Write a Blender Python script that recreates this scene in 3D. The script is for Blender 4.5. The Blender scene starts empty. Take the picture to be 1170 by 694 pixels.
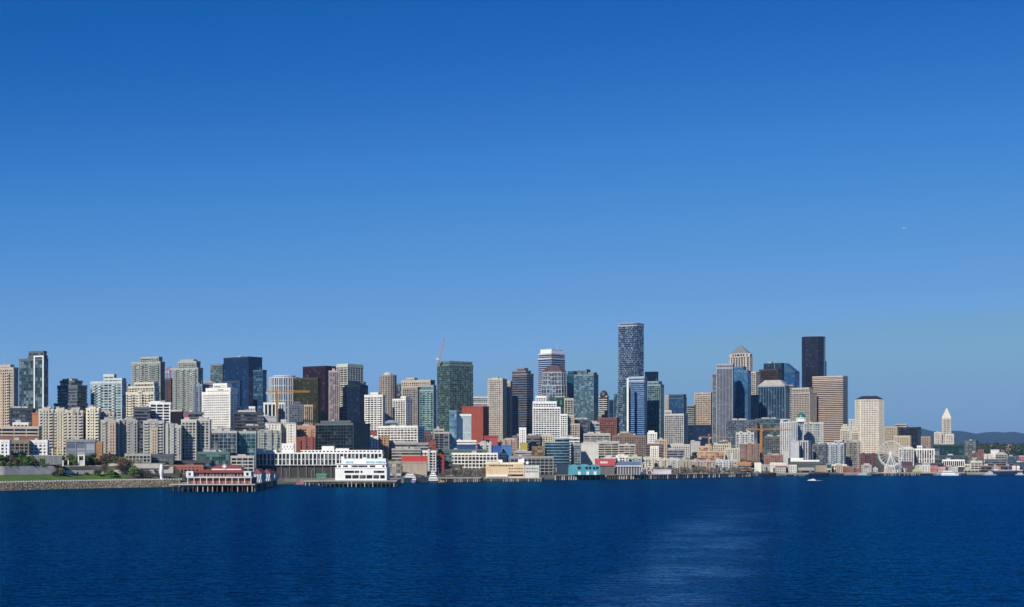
import bpy, math, random
from mathutils import Vector, Matrix, noise

# ------------------------------------------------------------------ camera, sky, sun
SC = bpy.context.scene
COL = SC.collection
R = math.radians
F, CX, HY, CH = 1755.0, 585.0, 522.0, 30.0     # focal length in photo pixels, centre column, horizon row, eye height

cam_d = bpy.data.cameras.new('camera')
cam = bpy.data.objects.new('camera', cam_d); COL.objects.link(cam)
cam.location = (0, 0, CH); cam.rotation_euler = (R(90), 0, 0)
cam_d.sensor_width = 36; cam_d.lens = 36 * F / 1170
cam_d.shift_y = (HY - 347) / 1170
cam_d.clip_start = 1; cam_d.clip_end = 60000
SC.camera = cam

SUN_AZ, SUN_EL = 27.0, 34.0        # degrees to the left of straight behind the camera, and up
w = bpy.data.worlds.new('World'); SC.world = w; w.use_nodes = True
nt = w.node_tree; nt.nodes.clear()
sky = nt.nodes.new('ShaderNodeTexSky'); sky.sky_type = 'NISHITA'; sky.sun_disc = False
sky.sun_elevation = R(SUN_EL); sky.sun_rotation = R(180 + SUN_AZ)
sky.air_density = 0.7; sky.dust_density = 0.0; sky.ozone_density = 8.0; sky.altitude = 0
# clear, polarised-looking spring sky: deepen the blue the way the photograph's exposure shows it
K = 0.08
pre = nt.nodes.new('ShaderNodeVectorMath'); pre.operation = 'SCALE'; pre.inputs['Scale'].default_value = K
crv = nt.nodes.new('ShaderNodeRGBCurve'); mp_ = crv.mapping; mp_.use_clip = False
for ci, pts in ((0, ((0,0),(.071,.009),(.094,.032),(.114,.056),(.192,.145),(.27,.205),(.404,.215),(1,.42))),
                (1, ((0,0),(.165,.124),(.212,.184),(.251,.24),(.392,.355),(.50,.405),(.627,.385),(1,.55))),
                (2, ((0,0),(.384,.468),(.471,.575),(.533,.632),(.706,.70),(.76,.715),(.784,.64),(1,.66)))):
    c = mp_.curves[ci]
    c.points[0].location = pts[0]; c.points[1].location = pts[-1]
    for p in pts[1:-1]: c.points.new(*p)
mp_.update()
post = nt.nodes.new('ShaderNodeVectorMath'); post.operation = 'SCALE'; post.inputs['Scale'].default_value = 1 / K
bg = nt.nodes.new('ShaderNodeBackground'); bg.inputs['Strength'].default_value = K
wo = nt.nodes.new('ShaderNodeOutputWorld')
nt.links.new(sky.outputs[0], pre.inputs[0]); nt.links.new(pre.outputs[0], crv.inputs['Color']); nt.links.new(crv.outputs[0], post.inputs[0])
nt.links.new(post.outputs[0], bg.inputs[0]); nt.links.new(bg.outputs[0], wo.inputs[0])
sd = bpy.data.lights.new('sun', 'SUN'); sd.energy = 5.0; sd.angle = R(0.5); sd.color = (1.0, 0.93, 0.82)
sun = bpy.data.objects.new('sun', sd); COL.objects.link(sun)
to_sun = Vector((-math.sin(R(SUN_AZ)) * math.cos(R(SUN_EL)), -math.cos(R(SUN_AZ)) * math.cos(R(SUN_EL)), math.sin(R(SUN_EL))))
sun.rotation_euler = to_sun.to_track_quat('Z', 'Y').to_euler(); sun.location = (-400, -400, 600)
SC.view_settings.view_transform = 'Standard'; SC.view_settings.look = 'None'
SC.view_settings.exposure = 0.0; SC.view_settings.gamma = 1.0
SC.view_settings.use_curve_mapping = False
SC.render.engine = 'CYCLES'
SC.cycles.max_bounces = 6; SC.cycles.volume_bounces = 0; SC.cycles.transparent_max_bounces = 8

# ------------------------------------------------------------------ materials
MATS = {}
def _base(name):
    m = bpy.data.materials.new(name); m.use_nodes = True
    n = m.node_tree.nodes; b = n['Principled BSDF']
    return m, n, m.node_tree.links, b

def paint(col, rough=0.75, var=0.16, scale=0.12, metal=0.0, streak=True):
    """matt painted or bare surface with broad uneven weathering and vertical rain streaks"""
    key = ('p', col, rough, var, scale, metal)
    if key in MATS: return MATS[key]
    m, n, l, b = _base('painted_surface')
    tc = n.new('ShaderNodeTexCoord')
    mp = n.new('ShaderNodeMapping'); mp.inputs['Scale'].default_value = (scale * 3, scale * 3, scale * 0.5)
    n1 = n.new('ShaderNodeTexNoise'); n1.inputs['Scale'].default_value = scale; n1.inputs['Detail'].default_value = 4
    n2 = n.new('ShaderNodeTexNoise'); n2.inputs['Scale'].default_value = 1.0; n2.inputs['Detail'].default_value = 3
    l.new(tc.outputs['Object'], n1.inputs['Vector']); l.new(tc.outputs['Object'], mp.inputs[0]); l.new(mp.outputs[0], n2.inputs['Vector'])
    ad = n.new('ShaderNodeMath'); ad.operation = 'ADD'; l.new(n1.outputs[0], ad.inputs[0]); l.new(n2.outputs[0], ad.inputs[1])
    mr = n.new('ShaderNodeMapRange'); mr.inputs[1].default_value = 0.7; mr.inputs[2].default_value = 1.3
    mr.inputs[3].default_value = 1 - var; mr.inputs[4].default_value = 1 + var * 0.6
    l.new(ad.outputs[0], mr.inputs[0])
    mx = n.new('ShaderNodeVectorMath'); mx.operation = 'SCALE'; mx.inputs[0].default_value = col
    l.new(mr.outputs[0], mx.inputs['Scale']); l.new(mx.outputs[0], b.inputs['Base Color'])
    b.inputs['Roughness'].default_value = rough; b.inputs['Metallic'].default_value = metal
    MATS[key] = m; return m

def glass(col, shine=0.35, blinds=0.25, cell=3.6, fh=3.4, light=None, rough=0.12):
    """glazing: every pane has its own tint, some with pale blinds behind; sky reflects in it"""
    key = ('g', col, shine, blinds, cell, fh, light, rough)
    if key in MATS: return MATS[key]
    m, n, l, b = _base('window_glass')
    tc = n.new('ShaderNodeTexCoord')
    oi = n.new('ShaderNodeObjectInfo')
    mp = n.new('ShaderNodeMapping'); mp.inputs['Location'].default_value = (0.37, 0.41, 0.2)
    mp.inputs['Scale'].default_value = (1 / cell, 1 / cell, 1 / fh)
    fl = n.new('ShaderNodeVectorMath'); fl.operation = 'FLOOR'
    wn = n.new('ShaderNodeTexWhiteNoise'); wn.noise_dimensions = '4D'
    l.new(tc.outputs['Object'], mp.inputs[0]); l.new(mp.outputs[0], fl.inputs[0]); l.new(fl.outputs[0], wn.inputs['Vector'])
    l.new(oi.outputs['Random'], wn.inputs['W'])
    rp = n.new('ShaderNodeValToRGB'); e = rp.color_ramp.elements
    lt = light or tuple(min(0.5, c * 2.2 + (0.14 if blinds > .15 else .03)) for c in col)
    e[0].position = 0.0; e[0].color = (*[c * (.5 if blinds > .15 else .85) for c in col], 1)
    e[1].position = max(0.05, 1 - blinds - 0.15); e[1].color = (*[c * (1.25 if blinds > .15 else 1.1) for c in col], 1)
    k = e.new(min(0.97, 1 - blinds)); k.color = (*[c * 0.6 + t * 0.4 for c, t in zip(col, lt)], 1)
    k = e.new(1.0); k.color = (*lt, 1)
    l.new(wn.outputs['Value'], rp.inputs[0]); l.new(rp.outputs[0], b.inputs['Base Color'])
    # broad cloudy difference of reflection over a facade
    nz = n.new('ShaderNodeTexNoise'); nz.inputs['Scale'].default_value = 0.05; nz.inputs['Detail'].default_value = 3
    l.new(tc.outputs['Object'], nz.inputs['Vector'])
    mr = n.new('ShaderNodeMapRange'); mr.inputs[1].default_value = 0.3; mr.inputs[2].default_value = 0.7
    mr.inputs[3].default_value = shine * 0.3; mr.inputs[4].default_value = min(1, shine * 1.15)
    l.new(nz.outputs[0], mr.inputs[0]); l.new(mr.outputs[0], b.inputs['Metallic'])
    b.inputs['Roughness'].default_value = rough; b.inputs['IOR'].default_value = 1.5
    MATS[key] = m; return m

def foliage(col):
    key = ('f', col)
    if key in MATS: return MATS[key]
    m, n, l, b = _base('foliage')
    tc = n.new('ShaderNodeTexCoord'); nz = n.new('ShaderNodeTexNoise'); nz.inputs['Scale'].default_value = 0.7; nz.inputs['Detail'].default_value = 5
    l.new(tc.outputs['Object'], nz.inputs['Vector'])
    rp = n.new('ShaderNodeValToRGB'); e = rp.color_ramp.elements
    e[0].position = 0.3; e[0].color = (*[c * 0.45 for c in col], 1); e[1].position = 0.7; e[1].color = (*[min(1, c * 1.6) for c in col], 1)
    l.new(nz.outputs[0], rp.inputs[0]); l.new(rp.outputs[0], b.inputs['Base Color']); b.inputs['Roughness'].default_value = 0.9
    MATS[key] = m; return m

def ground_mat(name, c1, c2, scale, rough=0.9, extra=None):
    m, n, l, b = _base(name)
    tc = n.new('ShaderNodeTexCoord'); nz = n.new('ShaderNodeTexNoise'); nz.inputs['Scale'].default_value = scale; nz.inputs['Detail'].default_value = 6
    l.new(tc.outputs['Object'], nz.inputs['Vector'])
    rp = n.new('ShaderNodeValToRGB'); e = rp.color_ramp.elements
    e[0].position = 0.35; e[0].color = (*c1, 1); e[1].position = 0.65; e[1].color = (*c2, 1)
    if extra: k = e.new(0.5); k.color = (*extra, 1)
    l.new(nz.outputs[0], rp.inputs[0]); l.new(rp.outputs[0], b.inputs['Base Color']); b.inputs['Roughness'].default_value = rough
    return m

# ------------------------------------------------------------------ mesh helpers
class MB:
    def __init__(s): s.v = []; s.f = []
    def box(s, x0, x1, y0, y1, z0, z1):
        i = len(s.v)
        s.v += [(x0,y0,z0),(x1,y0,z0),(x1,y1,z0),(x0,y1,z0),(x0,y0,z1),(x1,y0,z1),(x1,y1,z1),(x0,y1,z1)]
        s.f += [(i,i+3,i+2,i+1),(i+4,i+5,i+6,i+7),(i,i+1,i+5,i+4),(i+1,i+2,i+6,i+5),(i+2,i+3,i+7,i+6),(i+3,i,i+4,i+7)]
        return s
    def obox(s, c, ux, uy, hx, hy, z0, z1):           # box turned to the axes ux, uy (2-D unit vectors)
        i = len(s.v)
        for z in (z0, z1):
            for a, b_ in ((-1,-1),(1,-1),(1,1),(-1,1)):
                s.v.append((c[0]+ux[0]*hx*a+uy[0]*hy*b_, c[1]+ux[1]*hx*a+uy[1]*hy*b_, z))
        s.f += [(i,i+3,i+2,i+1),(i+4,i+5,i+6,i+7),(i,i+1,i+5,i+4),(i+1,i+2,i+6,i+5),(i+2,i+3,i+7,i+6),(i+3,i,i+4,i+7)]
        return s
    def prism(s, poly, z0, z1, top=None):              # poly counter-clockwise; top: optional other polygon
        i = len(s.v); n = len(poly); t = top or poly
        zt = z1 if isinstance(z1, (list, tuple)) else [z1] * n
        s.v += [(p[0], p[1], z0) for p in poly] + [(p[0], p[1], z) for p, z in zip(t, zt)]
        s.f.append(tuple(range(i + n - 1, i - 1, -1))); s.f.append(tuple(range(i + n, i + 2 * n)))
        for k in range(n):
            j = (k + 1) % n
            s.f.append((i + k, i + j, i + n + j, i + n + k))
        return s
    def bar(s, a, b_, r, n=6, r2=None):                # round bar from a to b
        a = Vector(a); b_ = Vector(b_); d = b_ - a
        if d.length < 1e-6: return s
        d.normalize(); r2 = r if r2 is None else r2
        u = d.cross(Vector((0,0,1)) if abs(d.z) < .9 else Vector((1,0,0))).normalized(); v_ = d.cross(u)
        i = len(s.v)
        for p, rr in ((a, r), (b_, r2)):
            for k in range(n):
                an = 2 * math.pi * k / n
                q = p + (u * math.cos(an) + v_ * math.sin(an)) * rr
                s.v.append(tuple(q))
        for k in range(n):
            j = (k + 1) % n; s.f.append((i+k, i+n+k, i+n+j, i+j))
        s.f.append(tuple(range(i, i+n))); s.f.append(tuple(range(i+2*n-1, i+n-1, -1)))
        return s
    def lathe(s, c, prof, n=16):                       # prof: (radius, z) from bottom to top
        i = len(s.v)
        for r, z in prof:
            for k in range(n):
                an = 2 * math.pi * k / n
                s.v.append((c[0] + r * math.cos(an), c[1] + r * math.sin(an), z))
        for a in range(len(prof) - 1):
            for k in range(n):
                j = (k + 1) % n
                s.f.append((i+a*n+k, i+a*n+j, i+(a+1)*n+j, i+(a+1)*n+k))
        s.f.append(tuple(range(i+n-1, i-1, -1))); s.f.append(tuple(range(i+(len(prof)-1)*n, i+len(prof)*n)))
        return s
    def build(s, name, mat, parent=None, loc=(0,0,0), rz=0, smooth=False):
        me = bpy.data.meshes.new(name); me.from_pydata(s.v, [], s.f); me.materials.append(mat); me.update()
        if smooth:
            for p in me.polygons: p.use_smooth = True
        o = bpy.data.objects.new(name, me); COL.objects.link(o); o.location = loc; o.rotation_euler = (0, 0, rz)
        if parent: o.parent = parent
        return o

def offset(poly, d):
    n = len(poly); out = []
    for i in range(n):
        a, b_, c = poly[i-1], poly[i], poly[(i+1) % n]
        e1 = Vector((b_[0]-a[0], b_[1]-a[1])).normalized(); e2 = Vector((c[0]-b_[0], c[1]-b_[1])).normalized()
        n1 = Vector((e1.y, -e1.x)); n2 = Vector((e2.y, -e2.x)); m = (n1 + n2)
        k = d / max(0.25, 1 + n1.dot(n2))
        out.append((b_[0] + m.x * k, b_[1] + m.y * k))
    return out

def tag(o, label=None, cat=None, group=None, kind=None):
    if label: o['label'] = label
    if cat: o['category'] = cat
    if group: o['group'] = group
    if kind: o['kind'] = kind
    return o
def empty(name, loc, rz=0):
    o = bpy.data.objects.new(name, None); COL.objects.link(o); o.location = loc; o.rotation_euler = (0, 0, rz); return o
def copy_tree(o, parent=None):
    c = o.copy(); COL.objects.link(c)
    if parent: c.parent = parent
    for ch in list(o.children): copy_tree(ch, c)
    return c

# ------------------------------------------------------------------ where things stand
SH = [(-900,900),(-300,1230),(0,1350),(110,1462),(200,1526),(320,1671),(460,1755),(540,1880),(640,1987),(760,2106),(860,2340),(950,2449),(1170,2530),(1500,2700),(2400,3600)]
def lerp(tab, x):
    if x <= tab[0][0]: return tab[0][1]
    for (a, p), (b_, q) in zip(tab, tab[1:]):
        if x <= b_: return p + (q - p) * (x - a) / (b_ - a)
    return tab[-1][1]
def S(px): return lerp(SH, px)
GL = [(-3,-4),(0,-.5),(12,6.8),(20,7.5),(50,13),(53,20.5),(110,25),(200,30),(400,45),(900,60),(1600,50),(3000,10),(20000,6)]
GM = [(-3,-4),(0,6),(60,6),(105,7),(170,16),(260,27),(420,40),(900,60),(1600,50),(3000,12),(20000,6)]
GR = [(-3,-4),(0,4.8),(120,5),(220,9),(360,22),(520,32),(900,48),(1600,45),(3000,12),(20000,6)]
GF = [(-3,-4),(0,4.2),(200,4.4),(600,7),(1200,12),(2500,50),(3500,58),(5000,20),(20000,6)]
def ground(px, d):
    l, m, r, f = lerp(GL, d), lerp(GM, d), lerp(GR, d), lerp(GF, d)
    if px < 200: return l
    if px < 300: return l + (m - l) * (px - 200) / 100
    if px < 650: return m
    if px < 900: return m + (r - m) * (px - 650) / 250
    if px < 1030: return r
    if px < 1100: return r + (f - r) * (px - 1030) / 70
    return f
def ground_xy(x, y):
    px = CX + F * x / max(y, 1); return ground(px, y - S(px))
def P(px, Y): return (px - CX) * Y / F
def ZZ(py, Y): return CH + (HY - py) * Y / F
def at(px, py, Y): return Vector((P(px, Y), Y, ZZ(py, Y)))

# ------------------------------------------------------------------ the building builder
STY = dict(grid=(3.7,3.3,.9,1.0,.45), punch=(3.5,3.2,1.8,1.5,.3), bands=(0,3.9,0,1.8,.45), fins=(3.4,7.5,1.0,.5,.55),
           curtain=(3.2,4.0,.22,.3,.14), condo=(4.6,3.1,.7,.75,.6), blank=(0,400,0,.5,.1), wide=(6.2,3.8,.8,1.3,.5), thin=(2.4,3.6,.35,.55,.25))
FOOT = []                                                   # outlines, kept for the overlap test
UNIT = {}
def unit_mesh(kind):
    if kind in UNIT: return UNIT[kind]
    m = MB()
    if kind == 0:
        m.box(-3,3,-2,2,0,2.6); m.box(-2.4,-.2,-1.5,1.5,2.6,3.1); m.box(.3,2.5,-1.5,1.5,2.6,3.0)
    elif kind == 1:
        m.box(-1.6,1.6,-1.6,1.6,.4,2.2); m.lathe((0,0),[(1.3,2.2),(1.1,2.9)],10)
        for a in (-1,1):
            for b_ in (-1,1): m.box(a*1.3-.15,a*1.3+.15,b_*1.3-.15,b_*1.3+.15,0,.4)
    else:
        m.box(-2.2,2.2,-3.2,3.2,0,3.6); m.box(-2.6,2.6,-3.6,3.6,3.6,3.9); m.box(-.5,.5,-3.25,-3.2,0,2.1)
    me = bpy.data.meshes.new('rooftop_unit'); me.from_pydata(m.v, [], m.f); me.materials.append(paint((.42,.42,.41), .6))
    UNIT[kind] = me; return me

def facade(fr, poly, z0, z1, sty, yaw, px, flip=0):
    bay, fh, pw, st, pr = sty
    n = len(poly)
    z = z0 + fh
    ring = offset(poly, pr)
    while z < z1 - 0.6 * fh:
        fr.prism(ring, z - st / 2, z + st / 2); z += fh
    if bay <= 0: return
    va = math.atan2(px - CX, F)
    for i in range(n):
        a = Vector(poly[i]); b_ = Vector(poly[(i+1) % n]); e = b_ - a; L = e.length
        if L < 0.5: continue
        e.normalize(); nn = Vector((e.y, -e.x))
        wx = nn.x * math.cos(yaw) - nn.y * math.sin(yaw); wy = nn.x * math.sin(yaw) + nn.y * math.cos(yaw)
        if wx * math.sin(va) + wy * math.cos(va) > 0.45: continue      # faces well away from the bay
        k = max(1, round(L / bay)); ext = pr + (.05 if not flip else 0)
        for j in range(0 if L > bay * .6 else 1, k):
            c = a + e * (L * j / k) + nn * (ext / 2 - .1)
            if j == 0: c = a + nn * (ext / 2 - .1) + e * (pw / 2 if L > pw else 0)
            fr.obox(c, (e.x, e.y), (nn.x, nn.y), pw / 2, ext / 2 + .1, z0, z1 - .07)
        if L > bay * .6:
            c = b_ - e * (pw / 2) + nn * (ext / 2 - .1 - .02)
            fr.obox(c, (e.x, e.y), (nn.x, nn.y), pw / 2, ext / 2 + .1, z0, z1 - .09)

def shape_poly(kind, a, b_, c, d):
    """rectangle a..b by c..d (local metres) or a variant of it, counter-clockwise"""
    if kind == 'rect': return [(a,c),(b_,c),(b_,d),(a,d)]
    if kind == 'oct':
        k = min(b_-a, d-c) * .24
        return [(a+k,c),(b_-k,c),(b_,c+k),(b_,d-k),(b_-k,d),(a+k,d),(a,d-k),(a,c+k)]
    if kind == 'round':
        return [((a+b_)/2 + (b_-a)/2*math.cos(t), (c+d)/2 + (d-c)/2*math.sin(t)) for t in [2*math.pi*i/20 for i in range(20)]]
    if kind == 'bow':                                       # front bowed towards the bay
        pts = [(a,c+(d-c)*.22)]
        for i in range(1, 8): t = i/8; pts.append((a+(b_-a)*t, c+(d-c)*.22*(1-math.sin(math.pi*t))))
        return pts + [(b_,c+(d-c)*.22),(b_,d),(a,d)]
    raise ValueError(kind)

def bld(label, x0, xm, x1, ytop, d, t=None, D=None, style='grid', col=(.6,.57,.5), gl=((.03,.05,.08),.35,.25), tiers=None, shape='rect',
        cap=None, capcol=None, roofcol=(.3,.3,.3), units=3, balc=None, name='building', cat='building', group=None, zb=None, parapet=1.0, sink=3, glr=None, frame=True, core=None, Y=None, pen=False, ribs=None):
    """x0 front left, xm corner, x1 right end of the shaded side, all read off the photo at the building's own distance"""
    if max(col) < .7: col = tuple(q * .86 for q in col)
    Yc = Y if Y else S(xm) + d
    va = math.atan2(xm - CX, F)
    if t is None: t = (26 if xm < 860 else 31) if x1 > xm + 1.3 else math.degrees(va) * (.6 if va < 0 else 1)
    tr = R(t)
    kx0, kx1 = (x0 - CX) / F, (x1 - CX) / F
    Cx = P(xm, Yc)
    W = max(3.0, (Cx - kx0 * Yc) / (math.cos(tr) + kx0 * math.sin(tr)))
    if x1 > xm + 1.3:
        den = math.sin(tr) - kx1 * math.cos(tr)
        Dp = (kx1 * Yc - Cx) / max(den, .08); Dp = min(Dp, 90)
    else: Dp = D or min(W, 30.0)
    if D: Dp = D
    # local frame: origin at the middle of the footprint, +x along the front to the right, +y inland
    ux, uy = Vector((math.cos(tr), -math.sin(tr))), Vector((math.sin(tr), math.cos(tr)))
    cen = Vector((Cx, Yc)) - ux * (W / 2) + uy * (Dp / 2)
    corners = [cen + ux * (a * W / 2) + uy * (b_ * Dp / 2) for a, b_ in ((-1,-1),(1,-1),(1,1),(-1,1))]
    zg = zb if zb is not None else min(ground_xy(c.x, c.y) for c in corners)
    root = empty(name, (cen.x, cen.y, zg), -tr)
    tag(root, label, cat, group)
    FOOT.append((label, [tuple(c) for c in corners]))
    sty = STY[style] if isinstance(style, str) else style
    if style in ('grid','punch') or not isinstance(style, str): sty = (sty[0], sty[1], sty[2]*.84, sty[3]*.82, sty[4])
    rnd = random.Random(label)
    gm = glass(*gl) if len(gl) > 3 else glass(gl[0], gl[1], gl[2], max(sty[0], 3.4) if sty[0] else 4.0, min(sty[1], 4))
    fr, core_m = MB(), MB()
    tiers = tiers or [(0,1,0,1,ytop)]
    done = []
    for i, ti in enumerate(tiers):
        a, b_, c, e, yt = ti[:5]; sh = ti[5] if len(ti) > 5 else shape
        ins = .17 * i
        poly = shape_poly(sh, -W/2 + a*W + ins, -W/2 + b_*W - ins, -Dp/2 + c*Dp + ins, -Dp/2 + e*Dp - ins)
        z1 = ZZ(yt, Yc) - zg
        z0 = -sink
        for (A, B_, C, E, Z) in done:
            if A <= a + .001 and b_ <= B_ + .001 and C <= c + .001 and e <= E + .001: z0 = max(z0, Z - .02)
        done.append((a, b_, c, e, z1))
        core_m.prism(poly, z0, z1)
        if frame: facade(fr, poly, z0 if z0 > 0 else 0, z1, sty, -tr, xm)
        # roof slab with its parapet
        rp = offset(poly, sty[4] + .12)
        fr.prism(rp, z1 - (1.6 if frame else .8), z1 + .12)
        inner = offset(poly, -.25)
        MB().prism(inner, z1 + .1, z1 + .2).build('roof', paint(roofcol, .9), root)
        m = len(rp)
        if parapet > 0 and sh in ('rect',):
            for q in range(m):
                p0, p1 = Vector(rp[q]), Vector(rp[(q+1) % m]); ee = (p1-p0); LL = ee.length; ee.normalize(); nn = Vector((ee.y, -ee.x))
                cc = (p0+p1)/2 - nn*.16
                fr.obox(cc, (ee.x,ee.y), (nn.x,nn.y), LL/2 - (.33 if q % 2 else 0), .15, z1+.1, z1+.1+parapet)
        last = (poly, z1, a, b_, c, e)
        for u in range(units if (b_-a) > .3 or i == len(tiers)-1 else 0):
            if cap: break
            k = rnd.choice((0,1,2)); cw, cd = (b_-a)*W, (e-c)*Dp
            if cw < 11 or cd < 11: break
            uo = bpy.data.objects.new('rooftop_unit', unit_mesh(k)); COL.objects.link(uo); uo.parent = root
            uo.location = (-W/2 + a*W + cw*(.22+.56*(u+rnd.random()*.5)/max(1,units)), -Dp/2 + c*Dp + cd*rnd.uniform(.35,.65), z1+.2)
            s_ = min(1.6, cw/16); uo.scale = (s_, s_, rnd.uniform(.8,1.15))
    if frame and style in ('grid', 'condo', 'punch') or (frame and balc and not isinstance(style, str)):
        if any(k_ in label for k_ in ('condominium', 'apartment', 'house', 'art deco')) and W > 14:
            z1 = ZZ(tiers[0][4], Yc) - zg; nb = rnd.choice((1, 2, 2, 3)); used = []
            for q_ in range(nb):
                bw_ = W * rnd.uniform(.10, .17); bx = -W/2 + W * ((q_ + .5) / nb) + rnd.uniform(-.06, .06) * W
                if bx - bw_/2 < -W/2 + .5 or bx + bw_/2 > W/2 - .5: continue
                zt_ = z1 + rnd.choice((-6.5, -3.2, 1.9, 2.6)); pr_ = rnd.uniform(1.0, 2.1)
                if zt_ < 8: continue
                fr_front = -Dp/2 + tiers[0][2] * Dp
                bp = [(bx-bw_/2, fr_front-pr_), (bx+bw_/2, fr_front-pr_), (bx+bw_/2, fr_front+.6), (bx-bw_/2, fr_front+.6)]
                g_ = MB(); g_.prism(bp, -sink, zt_); go_ = g_.build('bay', gm, root)
                f_ = MB(); facade(f_, bp, 0, zt_, (bw_/2 + .01, sty[1], max(.5, sty[2]*.7), sty[3], .28), -tr, xm); f_.prism(offset(bp, .4), zt_-1.2, zt_+.2)
                k_ = rnd.choice((.8, .92, 1.08, 1.15)); f_.build('bay_frame', paint(tuple(min(.82, c_*k_*u_) for c_, u_ in zip(col, rnd.choice(((1,1,1),(1.04,.97,.9),(.95,1,1.02)))))), go_)
    core_m.build('glazing' if frame else 'wall', gm if core is None else core, root)
    fr.build('facade_frame', paint(col), root)
    poly, z1, a, b_, c, e = last
    if cap:
        kind, ycap = cap[0], cap[1]; zc = ZZ(ycap, Yc) - zg
        cm = MB(); o2 = offset(poly, .8)
        cx_, cy_ = sum(p[0] for p in poly)/len(poly), sum(p[1] for p in poly)/len(poly)
        if kind == 'pyr':
            i0 = len(cm.v); n = len(o2); cm.v += [(p[0],p[1],z1+.3) for p in o2] + [(cx_,cy_,zc)]
            cm.f += [(i0+k, i0+(k+1) % n, i0+n) for k in range(n)]; cm.f.append(tuple(range(n-1,-1,-1)))
        elif kind == 'hip':
            s_ = cap[2] if len(cap) > 2 else .4
            top = [(cx_+(p[0]-cx_)*s_, cy_+(p[1]-cy_)*s_) for p in o2]; cm.prism(o2, z1+.3, zc, top)
        elif kind == 'slant':                              # one-way slope, high at local left (or right)
            hi = cap[2]
            zs = [zc if ((p[0] < cx_) == (hi == 'l')) else z1+.6 for p in poly]; cm.prism(poly, z1+.25, zs)
        elif kind == 'dome':
            r = max(p[0]-cx_ for p in poly)*(cap[2] if len(cap) > 2 else 1); h = zc-z1-.3
            cm.lathe((cx_,cy_), [(r*math.cos(q*math.pi/16), z1+.3+h*math.sin(q*math.pi/16)) for q in range(8)]+[(.05,zc)], 20)
        elif kind == 'box':                                # plain crown
            s_ = cap[2] if len(cap) > 2 else .6
            top = [(cx_+(p[0]-cx_)*s_, cy_+(p[1]-cy_)*s_) for p in poly]; cm.prism(top, z1+.2, zc)
            cm.prism(offset(top, .3), zc-.7, zc+.15)
        elif kind == 'gable':
            o3 = offset(poly, .5); xs = [p[0] for p in o3]; ys = [p[1] for p in o3]
            A, B_, C, E = min(xs), max(xs), min(ys), max(ys)
            if len(cap) > 2 and cap[2] == 'y': cm.v += [(A,C,z1+.3),(B_,C,z1+.3),(B_,E,z1+.3),(A,E,z1+.3),((A+B_)/2,C,zc),((A+B_)/2,E,zc)]; cm.f += [(0,1,4),(1,2,5,4),(2,3,5),(3,0,4,5),(3,2,1,0)]
            else: cm.v += [(A,C,z1+.3),(B_,C,z1+.3),(B_,E,z1+.3),(A,E,z1+.3),(A,(C+E)/2,zc),(B_,(C+E)/2,zc)]; cm.f += [(0,1,5,4),(1,2,5),(2,3,4,5),(3,0,4),(3,2,1,0)]
        cm.build('crown', paint(capcol or col, .5), root)
    if ytop < 470 and not cap and (last[3]-last[2]) * W > 9 and rnd.random() < .75:
        am = MB(); hh_ = rnd.uniform(5, 11); am.bar((0,0,0),(0,0,hh_),.2,5,.08); am.bar((-.9,0,hh_*.7),(.9,0,hh_*.7),.08,4); am.box(-.9,.9,-.9,.9,-.3,.8)
        am.build('antenna', paint((.45,.45,.45)), root, loc=(-W/2+(last[2]+(last[3]-last[2])*rnd.uniform(.2,.8))*W, -Dp/2+(last[4]+last[5])/2*Dp, z1+.2))
    if balc:
        spots, by0, by1 = balc                              # fractions along the front, rows from by0 to by1 (photo rows)
        zlo, zhi = ZZ(by1, Yc)-zg, ZZ(by0, Yc)-zg
        fh = sty[1]; bw = max(2.2, min(4.5, W*.16)) 
        bm = MB(); bm.box(-bw/2, bw/2, -1.6, .3, -.12, .12); bm.box(-bw/2, bw/2, -1.6, -1.5, .12, 1.15)
        bm.box(-bw/2, -bw/2+.08, -1.5, .2, .12, 1.1); bm.box(bw/2-.08, bw/2, -1.5, .2, .12, 1.1)
        first = None; nmade = 0
        z = zlo
        while z < zhi and nmade < 96:
            for f_ in spots:
                if first is None: first = bm.build('balcony', paint(tuple(min(.8, q*1.1) for q in col), .6), root); bo = first
                else: bo = first.copy(); COL.objects.link(bo)
                bo.location = (-W/2 + f_*W, -Dp/2 - sty[4], z + fh*.5); nmade += 1
            z += fh
    root['_w'] = W
    del root['_w']
    return root, W, Dp, Yc, zg

# ------------------------------------------------------------------ the setting: water, ground, lawn, road, hills, haze
def sheet(name, mat, pxs, ds, lift=0.0, kind='structure', zf=None, smooth=True):
    m = MB()
    for px in pxs:
        for d in ds:
            Y = S(px) + d
            z = (zf(px, d) if zf else ground(px, d)) + lift
            m.v.append((P(px, Y), Y, z))
    k = len(ds)
    for i in range(len(pxs)-1):
        for j in range(k-1):
            a = i*k + j; m.f.append((a, a+k, a+k+1, a+1))
    o = m.build(name, mat, smooth=smooth); tag(o, kind=kind); return o

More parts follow.
